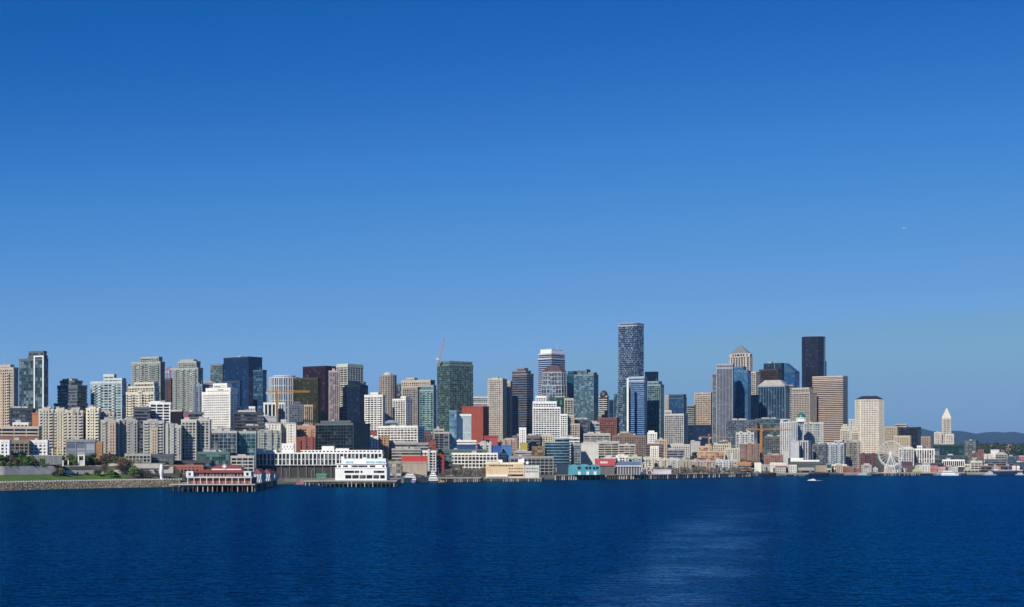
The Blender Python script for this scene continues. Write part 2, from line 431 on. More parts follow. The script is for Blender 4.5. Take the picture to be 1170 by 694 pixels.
def water_mat():
    m, n, l, b = _base('sea_water')
    tc = n.new('ShaderNodeTexCoord')
    b.inputs['Base Color'].default_value = (0.0, 0.012, 0.05, 1); b.inputs['IOR'].default_value = 1.33
    b.inputs['Roughness'].default_value = 0.2
    # broad patches of ruffled and calmer water
    mp = n.new('ShaderNodeMapping'); mp.inputs['Scale'].default_value = (0.004, 0.0022, 1)
    nb = n.new('ShaderNodeTexNoise'); nb.inputs['Scale'].default_value = 1.0; nb.inputs['Detail'].default_value = 5; nb.inputs['Roughness'].default_value = .62
    l.new(tc.outputs['Object'], mp.inputs[0]); l.new(mp.outputs[0], nb.inputs['Vector'])
    # the smooth slick left by the ship's own wake: a band running out from below the camera to the right
    sx = n.new('ShaderNodeSeparateXYZ'); l.new(tc.outputs['Object'], sx.inputs[0])
    ma = n.new('ShaderNodeMath'); ma.operation = 'MULTIPLY_ADD'; ma.inputs[1].default_value = -0.165; l.new(sx.outputs['Y'], ma.inputs[0]); l.new(sx.outputs['X'], ma.inputs[2])
    wv = n.new('ShaderNodeMath'); wv.operation = 'MULTIPLY_ADD'; wv.inputs[1].default_value = 26.0; l.new(nb.outputs[0], wv.inputs[0]); l.new(ma.outputs[0], wv.inputs[2])
    c0 = n.new('ShaderNodeMath'); c0.operation = 'ADD'; c0.inputs[1].default_value = 6.0; l.new(wv.outputs[0], c0.inputs[0])
    ab = n.new('ShaderNodeMath'); ab.operation = 'ABSOLUTE'; l.new(c0.outputs[0], ab.inputs[0])
    wd = n.new('ShaderNodeMath'); wd.operation = 'MULTIPLY_ADD'; wd.inputs[1].default_value = 0.021; wd.inputs[2].default_value = 9.0; l.new(sx.outputs['Y'], wd.inputs[0])
    dv = n.new('ShaderNodeMath'); dv.operation = 'DIVIDE'; l.new(ab.outputs[0], dv.inputs[0]); l.new(wd.outputs[0], dv.inputs[1])
    sl = n.new('ShaderNodeMapRange'); sl.interpolation_type = 'SMOOTHSTEP'; sl.inputs[1].default_value = 0.1; sl.inputs[2].default_value = 1.6
    sl.inputs[3].default_value = 1.0; sl.inputs[4].default_value = 0.0; l.new(dv.outputs[0], sl.inputs[0])
    fd = n.new('ShaderNodeMapRange'); fd.interpolation_type = 'SMOOTHSTEP'; fd.inputs[1].default_value = 380; fd.inputs[2].default_value = 1100; fd.inputs[3].default_value = 1.0; fd.inputs[4].default_value = .22
    l.new(sx.outputs['Y'], fd.inputs[0]); sm = n.new('ShaderNodeMath'); sm.operation = 'MULTIPLY'; l.new(sl.outputs[0], sm.inputs[0]); l.new(fd.outputs[0], sm.inputs[1]); sl = sm
    # waves: swell, chop and ripples as bumps
    prev = None
    for sc_, dist, det in (((0.016, 0.03, 1), .55, 2), ((0.06, 0.085, 1), .34, 2), ((0.15, 0.2, 1), .36, 2), ((0.42, 0.5, 1), 0.15, 2)):
        mq = n.new('ShaderNodeMapping'); mq.inputs['Scale'].default_value = sc_; mq.inputs['Rotation'].default_value = (0,0,R(14))
        nz = n.new('ShaderNodeTexNoise'); nz.inputs['Scale'].default_value = 1; nz.inputs['Detail'].default_value = det
        l.new(tc.outputs['Object'], mq.inputs[0]); l.new(mq.outputs[0], nz.inputs['Vector'])
        bp = n.new('ShaderNodeBump'); bp.inputs['Distance'].default_value = dist * 6
        st = n.new('ShaderNodeMapRange'); st.inputs[1].default_value = 0; st.inputs[2].default_value = 1
        st.inputs[3].default_value = 1.0; st.inputs[4].default_value = WSL; l.new(sl.outputs[0], st.inputs[0]); l.new(st.outputs[0], bp.inputs['Strength'])
        l.new(nz.outputs[0], bp.inputs['Height'])
        if prev: l.new(prev.outputs[0], bp.inputs['Normal'])
        prev = bp
    rp = n.new('ShaderNodeValToRGB'); e = rp.color_ramp.elements
    e[0].position = .35; e[0].color = (0.0, 0.007, 0.030, 1); e[1].position = .68; e[1].color = (0.0, 0.016, 0.054, 1)
    l.new(nb.outputs[0], rp.inputs[0]); 
    # some of the slick's sky sheen is put into its diffuse colour
    mx = n.new('ShaderNodeMix'); mx.data_type = 'RGBA'; mx.inputs[7].default_value = (0.035, 0.12, 0.24, 1)
    fm = n.new('ShaderNodeMath'); fm.operation = 'MULTIPLY'; fm.inputs[1].default_value = .16; l.new(sl.outputs[0], fm.inputs[0])
    l.new(fm.outputs[0], mx.inputs[0]); l.new(rp.outputs[0], mx.inputs[6])
    # deep water body under a rippled, sky-reflecting skin
    n.remove(b)
    out = n['Material Output']
    df = n.new('ShaderNodeBsdfDiffuse'); gl_ = n.new('ShaderNodeBsdfGlossy'); fr_ = n.new('ShaderNodeFresnel'); ms = n.new('ShaderNodeMixShader')
    fr_.inputs['IOR'].default_value = 1.33; gl_.inputs['Roughness'].default_value = .17; gl_.inputs['Color'].default_value = GTINT
    l.new(prev.outputs[0], fr_.inputs['Normal']); l.new(prev.outputs[0], gl_.inputs['Normal']); l.new(prev.outputs[0], df.inputs['Normal'])
    fm2 = n.new('ShaderNodeMapRange'); fm2.inputs[1].default_value = .02; fm2.inputs[2].default_value = .9; fm2.inputs[3].default_value = .03; fm2.inputs[4].default_value = WSP
    l.new(fr_.outputs[0], fm2.inputs[0])
    # the slick mirrors more of the sky, in broken patches
    np_ = n.new('ShaderNodeTexNoise'); np_.inputs['Scale'].default_value = 1; np_.inputs['Detail'].default_value = 4
    mq2 = n.new('ShaderNodeMapping'); mq2.inputs['Scale'].default_value = (.03, .022, 1); l.new(tc.outputs['Object'], mq2.inputs[0]); l.new(mq2.outputs[0], np_.inputs['Vector'])
    pr2 = n.new('ShaderNodeMapRange'); pr2.inputs[1].default_value = .40; pr2.inputs[2].default_value = .62; pr2.inputs[3].default_value = .15; pr2.inputs[4].default_value = 1.0; l.new(np_.outputs[0], pr2.inputs[0])
    pm2 = n.new('ShaderNodeMath'); pm2.operation = 'MULTIPLY'; l.new(sl.outputs[0], pm2.inputs[0]); l.new(pr2.outputs[0], pm2.inputs[1])
    gt = n.new('ShaderNodeMix'); gt.data_type = 'RGBA'; gt.inputs[6].default_value = GTINT; gt.inputs[7].default_value = (.30,.72,1,1); l.new(pm2.outputs[0], gt.inputs[0]); l.new(gt.outputs[2], gl_.inputs['Color'])
    k1 = n.new('ShaderNodeMath'); k1.operation = 'MULTIPLY_ADD'; k1.inputs[1].default_value = .55; k1.inputs[2].default_value = 1.0; l.new(pm2.outputs[0], k1.inputs[0])
    k2 = n.new('ShaderNodeMath'); k2.operation = 'MULTIPLY'; k2.use_clamp = True; l.new(fm2.outputs[0], k2.inputs[0]); l.new(k1.outputs[0], k2.inputs[1]); l.new(k2.outputs[0], ms.inputs[0]); l.new(mx.outputs[2], df.inputs['Color'])
    l.new(df.outputs[0], ms.inputs[1]); l.new(gl_.outputs[0], ms.inputs[2]); l.new(ms.outputs[0], out.inputs['Surface'])
    return m
WSL, WSP, GTINT = 0.95, 0.72, (.02,.38,.80,1)
wt = MB(); wt.v = [(-11950,-450,0),(11950,-450,0),(11950,24900,0),(-11950,24900,0)]; wt.f = [(0,1,2,3)]
tag(wt.build('water', water_mat()), kind='structure')

DS = [-3,0,3,6,12,20,34,50,53,60,80,105,140,170,220,260,340,420,520,700,900,1200,1600,2200,2500,3000,3500,4200,5000,7000,9000,16000]
asph = ground_mat('city_ground', (.055,.05,.045), (.13,.12,.105), .02, extra=(.08,.085,.05))
sheet('ground', asph, list(range(-900, 2401, 12)), DS)
def tone(c, k): return tuple(q*k for q in c)
rocks = ground_mat('shore_rocks', (.20,.17,.11), (.38,.33,.235), .25)
m_ = MB()
rr = random.Random(4)
for i in range(5200):                                        # riprap boulders on the park shore
    px = rr.uniform(-260, 205); d = rr.uniform(-.5, 11); Y = S(px)+d; c = Vector((P(px,Y), Y, ground(px,d)+.1)); s = rr.uniform(.2,.62)
    k0 = len(m_.v)
    for a in (-1,1):
        for b_ in (-1,1):
            for e in (-1,1): m_.v.append((c.x+a*s*rr.uniform(.6,1.1), c.y+b_*s*rr.uniform(.6,1.1), c.z+e*s*rr.uniform(.3,.7)))
    m_.f += [(k0+q for q in f) for f in []]
    for f in ((0,1,3,2),(4,6,7,5),(0,4,5,1),(2,3,7,6),(0,2,6,4),(1,5,7,3)): m_.f.append(tuple(k0+q for q in f))
tag(m_.build('riprap', rocks), 'tan and brown boulders sloping from the seaside path to the water', kind='stuff')
sheet('lawn', ground_mat('mown_grass', (.05,.115,.010), (.085,.165,.016), .08), list(range(-300, 150, 6)), [21,28,36,44,48], .12)
sheet('path', ground_mat('gravel_path', (.42,.40,.35), (.55,.52,.46), .2), list(range(-300, 236, 6)), [12.5,16,20], .12)
sheet('road', ground_mat('asphalt_road', (.045,.045,.047), (.06,.06,.062), .3), list(range(236, 1400, 8)), [70,78,86,92], .06)
mk = MB()
for px10 in range(2360, 11600, 45):
    px = px10/10; a, b_ = px, px+1.8
    k0 = len(mk.v)
    for q, d in ((a,80.9),(b_,80.9),(b_,81.1),(a,81.1)):
        Y = S(q)+d; mk.v.append((P(q,Y), Y, ground(q,d)+.09))
    mk.f.append((k0,k0+1,k0+2,k0+3))
tag(mk.build('lane_marking', paint((.7,.68,.6), .7)), kind='structure')

# far hills and the nearer wooded ridge
HILL = [(-900,505),(-300,500),(0,497),(300,494),(600,492),(900,490),(1020,489.5),(1040,489),(1051,489.6),(1065,493),(1078,494),(1090,492.4),(1103,493.4),(1115,496),(1125,494.4),(1137,493.6),(1147,494.6),(1158,493.3),(1170,495.6),(1185,497),(1230,493),(1300,496),(1500,492),(1800,498),(2200,500),(2600,505)]
hm = MB(); rows = [(16400,0),(17400,.22),(18600,.5),(19800,.7),(21000,.88),(22000,1),(23200,.6),(24400,.2)]
pxs = list(range(-700, 1900, 5))
for px in pxs:
    top = (HY - lerp(HILL, px)) * 22000 / F + CH
    for Y, k in rows:
        x = P(px, Y); nn = noise.noise(Vector((x*.0006, Y*.0006, 3)))*.5 + noise.noise(Vector((x*.002, Y*.002, 7)))*.2
        x = max(-11800, min(11800, x))
        hm.v.append((x, Y, 2 + top*k*(1 + nn*(.75 if k < 1 else 0)) + (noise.noise(Vector((x*.006, 1, 1)))*8 if k == 1 else 0)))
nr = len(rows)
for i in range(len(pxs)-1):
    for j in range(nr-1): a = i*nr+j; hm.f.append((a,a+nr,a+nr+1,a+1))
tag(hm.build('hills', ground_mat('hazed_forest_hills', (.008,.024,.034), (.018,.040,.046), .003), smooth=True), kind='structure')  # part of the blue distance haze is put into the forest colour

def haze(density):
    m = bpy.data.materials.new('haze_air'); m.use_nodes = True; n = m.node_tree.nodes; n.clear()
    v = n.new('ShaderNodeVolumePrincipled'); o = n.new('ShaderNodeOutputMaterial')
    v.inputs['Color'].default_value = (.28,.60,1,1); v.inputs['Density'].default_value = density; v.inputs['Anisotropy'].default_value = 0.1
    m.node_tree.links.new(v.outputs[0], o.inputs['Volume'])
    b = MB(); b.box(-12000,12000,-500,25000,-5.5,480)
    tag(b.build('haze', m), kind='stuff')
haze(2.4e-5)

# ------------------------------------------------------------------ buildings (columns and rows read off the photograph, distances inland from the shore)
B = bld
DK = (.012,.02,.032); NAVY = (.006,.02,.055); TEAL = (.012,.06,.065); BLUE = (.02,.07,.16); SLATE = (.04,.055,.075); PALE = (.12,.17,.2)
g_dk = (DK,.2,.2); g_navy = (NAVY,.35,.06); g_teal = (TEAL,.35,.22); g_blue = (BLUE,.5,.12); g_slate = (SLATE,.4,.25); g_pale = (PALE,.45,.3)
g_win = ((.014,.02,.027),.12,.3)
CREAM=(.66,.60,.46); BEIGE=(.52,.45,.36); WHITE=(.74,.73,.70); GREY=(.36,.36,.35); LG=(.5,.5,.47); GREEN=(.40,.46,.40); RED=(.30,.055,.035); BROWN=(.20,.11,.08); TAN=(.48,.36,.24); NV=(.02,.03,.05)

# --- far-left towers
B('beige apartment tower with punched windows at the left edge of the skyline', -12,15.5,20.5,421, 330, t=28, style=(3.4,3.1,1.5,1.5,.4), col=BEIGE, gl=g_win, tiers=[(0,1,0,1,421),(.25,.85,.1,.9,417.6)], balc=((.25,.8),430,485), name='apartment_tower')
r = B('slender dark glass tower framed by two white vertical lines', 22,50.5,55,411, 470, t=20, style='curtain', col=(.10,.13,.15), gl=((.03,.06,.075),.35,.3), tiers=[(0,1,0,1,410.5),(.34,.99,.05,.95,407,'rect'),(.36,.97,.08,.9,402)], name='glass_tower', units=0)
root, W, Dp, Yc, zg = r
m = MB(); z1 = ZZ(406.5,Yc)-zg; fx0, fx1 = W*.12, W*.47
for x in (fx0, fx1): m.box(x-.8, x+.8, -Dp/2-.9, -Dp/2-.2, 12, z1)
m.box(fx0+.85, fx1-.85, -Dp/2-.9, -Dp/2-.2, z1-1.6, z1-.01)
m.build('white_frame', paint((.78,.78,.76)), root)
B('low dark glass podium with square panes below the framed glass tower', 12,37,38,467.5, 250, style='wide', col=(.05,.055,.06), gl=g_slate, name='office_building')
B('narrow rust orange building beside the dark podium', 36.8,43.6,44.6,473, 205, style='blank', col=(.42,.17,.07), core=paint((.42,.17,.07)), units=0, frame=False, name='brick_building')
B('long beige parking garage with open dark decks at far left', -40,44,44,488.5, 120, D=22, style=(11,3.2,.7,1.6,.4), col=(.55,.47,.38), gl=(DK,.1,.05), units=1, name='parking_garage')
B('small pale rooftop level behind the beige parking garage', 15,32,32,484, 190, D=12, style='grid', col=WHITE, gl=g_win, units=1, name='apartment_block')
B('dark stepped tower with pale striped upper floors left of the light blue tower', 62,88,100,461.5, 460, t=30, style='bands', col=(.13,.15,.17), gl=g_slate, tiers=[(0,1,0,1,461.5),(.12,1,.05,.95,441),(.2,.85,.1,.85,435.5)], name='apartment_tower')
B('light blue tower with white banded balconies and flat grey top box', 104,139,144,436.5, 430, t=22, style=(6.5,3.4,.9,1.1,.5), col=(.58,.64,.66), gl=((.05,.11,.14),.4,.3), tiers=[(0,1,0,1,436.5),(.42,1,.06,.94,433),(.38,.72,.2,.8,428.3)], balc=((.12,.3,.75),440,480), name='apartment_tower')
B('narrow brown grey slab behind the light blue tower', 140,146.5,148.5,440, 640, style='punch', col=(.30,.27,.25), gl=g_win)
B('cream stepped condominium tower with rounded balconies', 144.5,176,182,448.5, 330, t=25, style=(4.4,3.1,1.0,1.1,.5), col=(.68,.63,.50), gl=g_win, tiers=[(0,1,0,1,448.5),(.08,1,.03,.97,442),(.28,.98,.06,.94,437.5)], balc=((.15,.45,.8),452,480), name='condominium_tower')
B('taller of two pale green condominium towers, behind the cream tower', 151,183,188,414, 640, t=22, style=(3.6,3.0,.7,1.0,.5), col=(.40,.425,.38), gl=((.035,.055,.052),.25,.4), tiers=[(0,1,0,1,414),(.28,.93,.1,.9,408.4)], balc=((.1,.35,.65,.9),417,446), name='condominium_tower')
B('unfinished dark reddish tower core between the two green condominiums', 187.5,195,197.5,433, 760, style='grid', col=(.16,.10,.09), gl=(DK,.1,.15), name='unfinished_tower', units=0)
B('pale green condominium tower with stepped crown left of the white tower', 197.5,226,231.5,421, 540, t=22, style=(3.6,3.0,.7,1.0,.5), col=(.42,.44,.40), gl=((.035,.06,.058),.25,.4), tiers=[(0,1,0,1,421),(.2,.92,.08,.92,413.5),(.27,.8,.15,.85,411.3)], balc=((.12,.4,.62,.88),424,470), name='condominium_tower')
B('blue grey apartment wing at the foot of the stepped green tower', 221,231,232.5,440, 500, D=14, style='condo', col=(.25,.32,.42), gl=g_slate, name='apartment_block', units=0)
B('dim teal grey office slab left of the deep blue tower', 240.5,254,257,417, 900, style='thin', col=(.16,.21,.22), gl=((.04,.07,.075),.3,.2), units=0, name='office_tower')
B('distant flat grey building between green tower and white tower', 229,246,247,437.5, 850, style='bands', col=(.30,.31,.33), gl=g_slate)
B('white concrete apartment tower with small punched windows and stepped top', 231,263,270.5,448, 300, t=28, style=(3.2,3.0,1.7,1.4,.3), col=(.78,.76,.71), gl=g_win, tiers=[(0,1,0,1,448.5),(.12,1,.05,.95,444),(.36,.86,.12,.88,438.8)], name='apartment_tower')
B('deep blue glass office block, widest dark tower of the left skyline', 255.5,284,299.5,408.3, 690, t=38, style='curtain', col=(.012,.03,.07), gl=((.006,.028,.085),.3,.05), units=1, name='office_tower')
B('navy glass annex in front of the deep blue office block', 255,274,276,436, 560, style='curtain', col=(.03,.06,.11), gl=((.01,.04,.10),.4,.15), name='office_building', units=0)
B('mid blue glass tower with fine grid leaning on the deep blue block', 289.5,300,304.5,423.5, 560, t=32, style='thin', col=(.05,.12,.20), gl=((.015,.06,.13),.4,.2), name='office_tower', units=0)
B('low white slatted building under the deep blue block', 270,291,292,465.5, 300, style=(3,3,1.3,.9,.4), col=WHITE, gl=g_win, D=16, units=1)
B('low black roofed block below the deep blue office tower', 268,300,301,472, 230, D=20, style='bands', col=(.05,.055,.07), gl=g_dk, name='office_building')
B('white and black modern apartment block with square white frame', 171,194.5,195,461, 300, style=(7,3.4,1.5,1.3,.8), col=(.77,.77,.76), gl=(DK,.2,.1), D=16, tiers=[(0,1,0,1,461),(.1,.5,.1,.9,459.6)])
B('small slate roofed building left of the white and black block', 153,171,172,466.5, 290, style='bands', col=(.10,.11,.14), gl=g_dk, D=18)
B('large blank black screen wall in a beige frame', 194.8,208,209.5,469.5, 265, style='blank', col=(.5,.45,.36), core=paint((.008,.008,.014), .4), units=0, frame=False, name='billboard_building')
B('flat grey roofed hall right of the black screen wall', 210,231,232,472, 285, style='bands', col=(.14,.15,.17), gl=g_dk, D=18, units=1)
B('pink poster kiosk in front of the flat grey roofed hall', 210.5,215,216,474.5, 245, style='blank', col=(.45,.08,.14), core=paint((.45,.08,.14)), frame=False, units=0, name='poster_wall')
# --- centre-left
B('round glass tower with white vertical ribs behind the orange tower crane', 306.5,341,341,430.8, 640, D=42, style=(4.2,11,1.1,1.0,.8), shape='round', col=(.62,.64,.66), gl=((.04,.08,.13),.4,.15), tiers=[(0,1,0,1,431),(.14,.86,.14,.86,428.8)], units=0, name='glass_tower')
B('short tower with alternating white and black vertical stripes left of the crane', 301.5,315.5,316.2,461, 470, style=(5,60,1.9,.5,.6), col=(.74,.73,.70), gl=(DK,.2,.05), units=0)
B('thin white striped tower just right of the crane mast', 318.3,325,325.4,461, 490, style=(3.4,60,1.2,.5,.6), col=(.74,.73,.70), gl=g_slate, units=0)
B('slate grey tower with light roof box in front of the bronze tower', 330,346,347,461.5, 440, style='punch', col=(.13,.15,.18), gl=g_dk, tiers=[(0,1,0,1,463),(.35,.8,.2,.8,459.8)], units=0)
B('narrow tan tower with vertical white slots left of the bronze tower foot', 347.5,357,358,463.5, 430, style=(3.2,50,1.1,.8,.4), col=(.52,.42,.28), gl=g_dk, units=0)
B('bronze green glass tower in front of the purple tower', 336,363,367,432.5, 600, t=20, style=(4,3.8,.3,.4,.2), col=(.045,.045,.02), gl=((.028,.028,.010),.22,.10,3.6,3.4,(.10,.08,.015)), units=0, name='glass_tower')
B('dark purple glass office tower behind the bronze tower', 346,371.5,385,418.8, 720, t=36, style='curtain', col=(.022,.009,.016), gl=((.028,.006,.013),.2,.05), units=0, name='office_tower')
B('narrow mauve stone tower with pale vertical ribs', 376,387,388,424.5, 600, D=20, style=(3.2,30,1.0,.8,.5), col=(.50,.40,.38), gl=((.10,.08,.10),.3,.2), units=1)
B('tower with mint green bands and a thin dark cap line', 384.6,397,408,418.5, 640, t=36, D=36, style=(6.5,3.4,.8,1.2,.5), col=(.55,.62,.55), gl=((.10,.06,.06),.35,.3), tiers=[(0,1,0,1,418.5),(.0,1,.02,.98,416.4)], units=0)
B('dark navy wedge block with sloping top line', 397.5,411,420.5,441, 540, t=38, style='curtain', col=(.008,.014,.03), gl=((.004,.010,.028),.25,.03), units=0, cap=('slant',434.5,'l'), capcol=(.01,.015,.03), name='office_building')  # plain dark navy volume with a one-way slanted top
B('distant white slab behind the navy wedge block', 408,415,418,437, 980, style='punch', col=WHITE, gl=g_win, tiers=[(0,1,0,1,437),(.0,.55,.05,.95,429.8)], units=0)
B('white balcony tower with raised middle bay right of the navy wedge', 417,437,439.5,452, 400, t=20, style=(4.6,3.0,.8,1.15,.6), col=(.74,.72,.66), gl=g_win, tiers=[(0,1,0,1,452),(.32,.75,-.02,.9,449.3)], balc=((.15,.85),456,485), name='apartment_tower')
B('tall grey brown cylinder tower with domed cap', 433,452.5,452.5,428.5, 590, D=26, style=(3.6,3.1,1.3,1.0,.4), shape='round', col=(.38,.33,.29), gl=g_win, tiers=[(0,1,0,1,428.5)], cap=('dome',424.6,.55), capcol=(.5,.48,.45), name='cylinder_tower')
B('dim glass block between cylinder tower and wide crowned tower', 451.5,459.5,461,439, 760, style='curtain', col=(.12,.18,.24), gl=g_slate, units=0)
B('white gridded apartment slab in front of the wide crowned tower', 449,463.5,471,456.5, 400, t=32, style=(4.2,3.0,1.0,1.0,.5), col=(.74,.72,.66), gl=g_win, tiers=[(0,1,0,1,456.5),(.62,1,0.03,.5,453.8)], units=0, name='apartment_tower')
B('brown grey tower under a broad overhanging cream crown', 460,477,481,443, 540, t=24, style=(3.6,3.1,1.4,1.1,.4), col=(.36,.31,.27), gl=g_win, tiers=[(0,1,0,1,443)], units=0, name='crowned_tower')
B('wide cream crowned office block with open arcade top', 459,492,497,441, 590, t=24, style=(3.6,3.1,1.5,1.2,.5), col=(.56,.50,.41), gl=g_win, tiers=[(0,1,0,1,441.5),(.0,.99,-.02,1,435,'rect'),(.14,.42,.1,.8,432)], units=0, name='crowned_tower')
B('teal glass tower with a bright white slab cap', 479.5,495,498.5,445, 430, t=24, style=(4.2,3.2,.5,.8,.4), col=(.30,.42,.42), gl=((.008,.07,.075),.35,.3), tiers=[(0,1,0,1,446),(.08,1,.05,.95,441)], units=0, balc=((.55,.8),450,486), name='apartment_tower')
B('dark green glass tower with pale grid and a crane on its roof', 499.5,513.5,540.5,415.5, 500, t=52, style=(3.3,3.3,.35,.45,.25), col=(.16,.24,.23), gl=((.008,.035,.038),.3,.3), tiers=[(0,1,0,1,416.5),(.02,.98,.02,.98,413.2)], units=0, name='glass_tower')
B('distant blue roofed slab with white grid behind the red brick block', 538,559,560,461, 880, style='grid', col=(.6,.6,.58), gl=g_dk, tiers=[(0,1,0,1,461),(.0,1,.1,.9,454)], units=0)
B('windowless red brick block with a dark right side', 528,552,558.5,465, 330, t=26, style='blank', col=(.27,.05,.035), core=paint((.27,.055,.035), .85), units=0, frame=False, name='brick_building')
B('low white and pale blue glass block in front of the red brick block', 521,538.2,538.8,474.2, 228, D=20, style=(2.6,40,.3,.5,.2), col=(.66,.72,.72), gl=((.42,.50,.50),.35,.1), units=0, name='glass_building')
B('pale blue glass side tower left of the white glass block', 513.5,521.5,522.5,470, 238, style='curtain', col=(.18,.30,.40), gl=((.10,.22,.32),.5,.2), units=0, name='glass_building')
# --- centre
B('beige stone condominium tower, left of a pair', 557.5,574,576,433.3, 400, t=15, style=(3.3,3.1,1.5,1.2,.35), col=(.56,.50,.42), gl=g_win, name='condominium_tower', D=25)
B('slightly lower beige condominium tower, right of a pair', 576.5,583,585,436.2, 430, style=(3.3,3.1,1.4,1.2,.35), col=(.50,.45,.38), gl=g_win, name='condominium_tower', units=1)
B('bronze banded office tower with blue glass right flank', 585,602,609.5,424.5, 490, t=34, style=(0,3.7,0,1.2,.4), col=(.24,.21,.19), gl=((.02,.045,.09),.45,.15), tiers=[(0,1,0,1,427.5),(.0,.92,0.02,.8,424),(.3,.78,.1,.7,421)], units=0, name='office_tower')
B('navy glass low annex at the left foot of the bronze tower', 584,592,593,453, 440, D=12, style='curtain', col=(.03,.06,.11), gl=g_navy, units=0)
B('small white box building below the bronze tower', 593.5,601,601.6,489.5, 230, style='punch', col=(.76,.75,.72), gl=g_win, units=0)
B('tall blue tower with white striped left face and white top', 615,630,645.5,404.5, 860, t=42, style=(0,3.8,0,1.25,.45), col=(.62,.63,.64), gl=((.012,.045,.13),.4,.08), tiers=[(0,1,0,1,409.5),(.004,.996,.01,.99,404.2)], units=0, cap=('box',398.8,.86), capcol=(.8,.8,.79), name='office_tower')
B('postmodern grey tower with white grid and dark domed hip roof', 618.5,647.5,647.5,425, 640, D=38, style=(5.5,7.4,.7,.9,.5), shape='oct', col=(.52,.50,.50), gl=((.07,.10,.14),.4,.2), tiers=[(0,1,0,1,440),(.06,.98,.04,.96,425)], cap=('hip',417,.5), capcol=(.09,.06,.065), name='office_tower')
B('green and blue glass slab with a white roof edge', 647.5,655,661,428, 690, t=34, style='curtain', col=(.03,.10,.11), gl=((.008,.06,.11),.45,.1), tiers=[(0,1,0,1,428.3),(.1,1,.05,.95,424.8)], units=0)
B('steel blue apartment tower with vertical pane pattern', 656,678,683.5,428, 560, t=26, style=(2.6,3.3,.3,.35,.25), col=(.20,.28,.32), gl=((.05,.11,.15),.4,.3), tiers=[(0,1,0,1,428.5),(.15,.62,.1,.9,422.4),(.7,1,.08,.8,426.2)], units=0, name='glass_tower')
B('dark teal glass block behind the white stepped terraces', 627,650,652,454.5, 430, style='curtain', col=(.04,.08,.09), gl=g_teal, D=20)
B('glass block in a pale beige frame beside the white terraces', 645,655,656,456, 395, style=(5,3.2,.9,.8,.5), col=(.55,.50,.42), gl=g_teal, D=14, units=0)
B('white terraced condominium stepping down to the right', 609,640,640,459, 300, D=26, style=(4.0,3.1,.9,1.3,.6), col=(.78,.77,.73), gl=g_win, tiers=[(0,1,0,1,466),(0,.86,.03,.97,459.5),(.1,.48,.06,.9,453.2)], units=0, name='terraced_condominium')
B('white lower wing of the stepped terraces with square windows', 640,648,648.4,474, 290, D=18, style=(3.6,3.1,1.1,1.3,.6), col=(.78,.77,.73), gl=g_win, units=0, name='terraced_condominium')
B('beige stepped block right of the white terraces', 648.5,662,663,484.5, 285, D=18, style=(3.6,3.3,1.2,1.2,.5), col=(.56,.46,.36), gl=g_win, tiers=[(0,1,0,1,485),(0,.55,.03,.97,475)], units=0, name='terraced_condominium')
B('cream ribbed tower with a dark arched vault roof', 684.5,693.5,695.5,453, 660, t=30, style=(0,3.6,0,1.7,.4), col=(.64,.56,.42), gl=g_win, units=0, cap=('dome',446,.95), capcol=(.05,.04,.04), name='vault_roof_tower')
B('small dim blue tower behind the arched roof tower, left of two', 696,701,702,457.5, 980, style='curtain', col=(.02,.06,.12), gl=g_navy, units=0, D=20)
B('small dim teal tower beside the tapering tower', 701.5,706.5,709,451, 1050, style='curtain', col=(.04,.11,.15), gl=g_teal, units=0, D=20)
B('dark slate office block left of the brown red block', 655,674,675,480, 300, style='grid', col=(.08,.09,.11), gl=g_dk, D=22, name='office_building')
B('small pale green grey block in front of the dark slate block', 674,684.5,685,483.5, 305, style='bands', col=(.42,.46,.42), gl=g_slate, D=16)
B('broad brown red brick office block below the arched roof tower', 683,704.5,707,478, 320, style=(3.6,3.4,1.7,1.4,.3), col=(.19,.075,.06), gl=g_dk, name='brick_building')
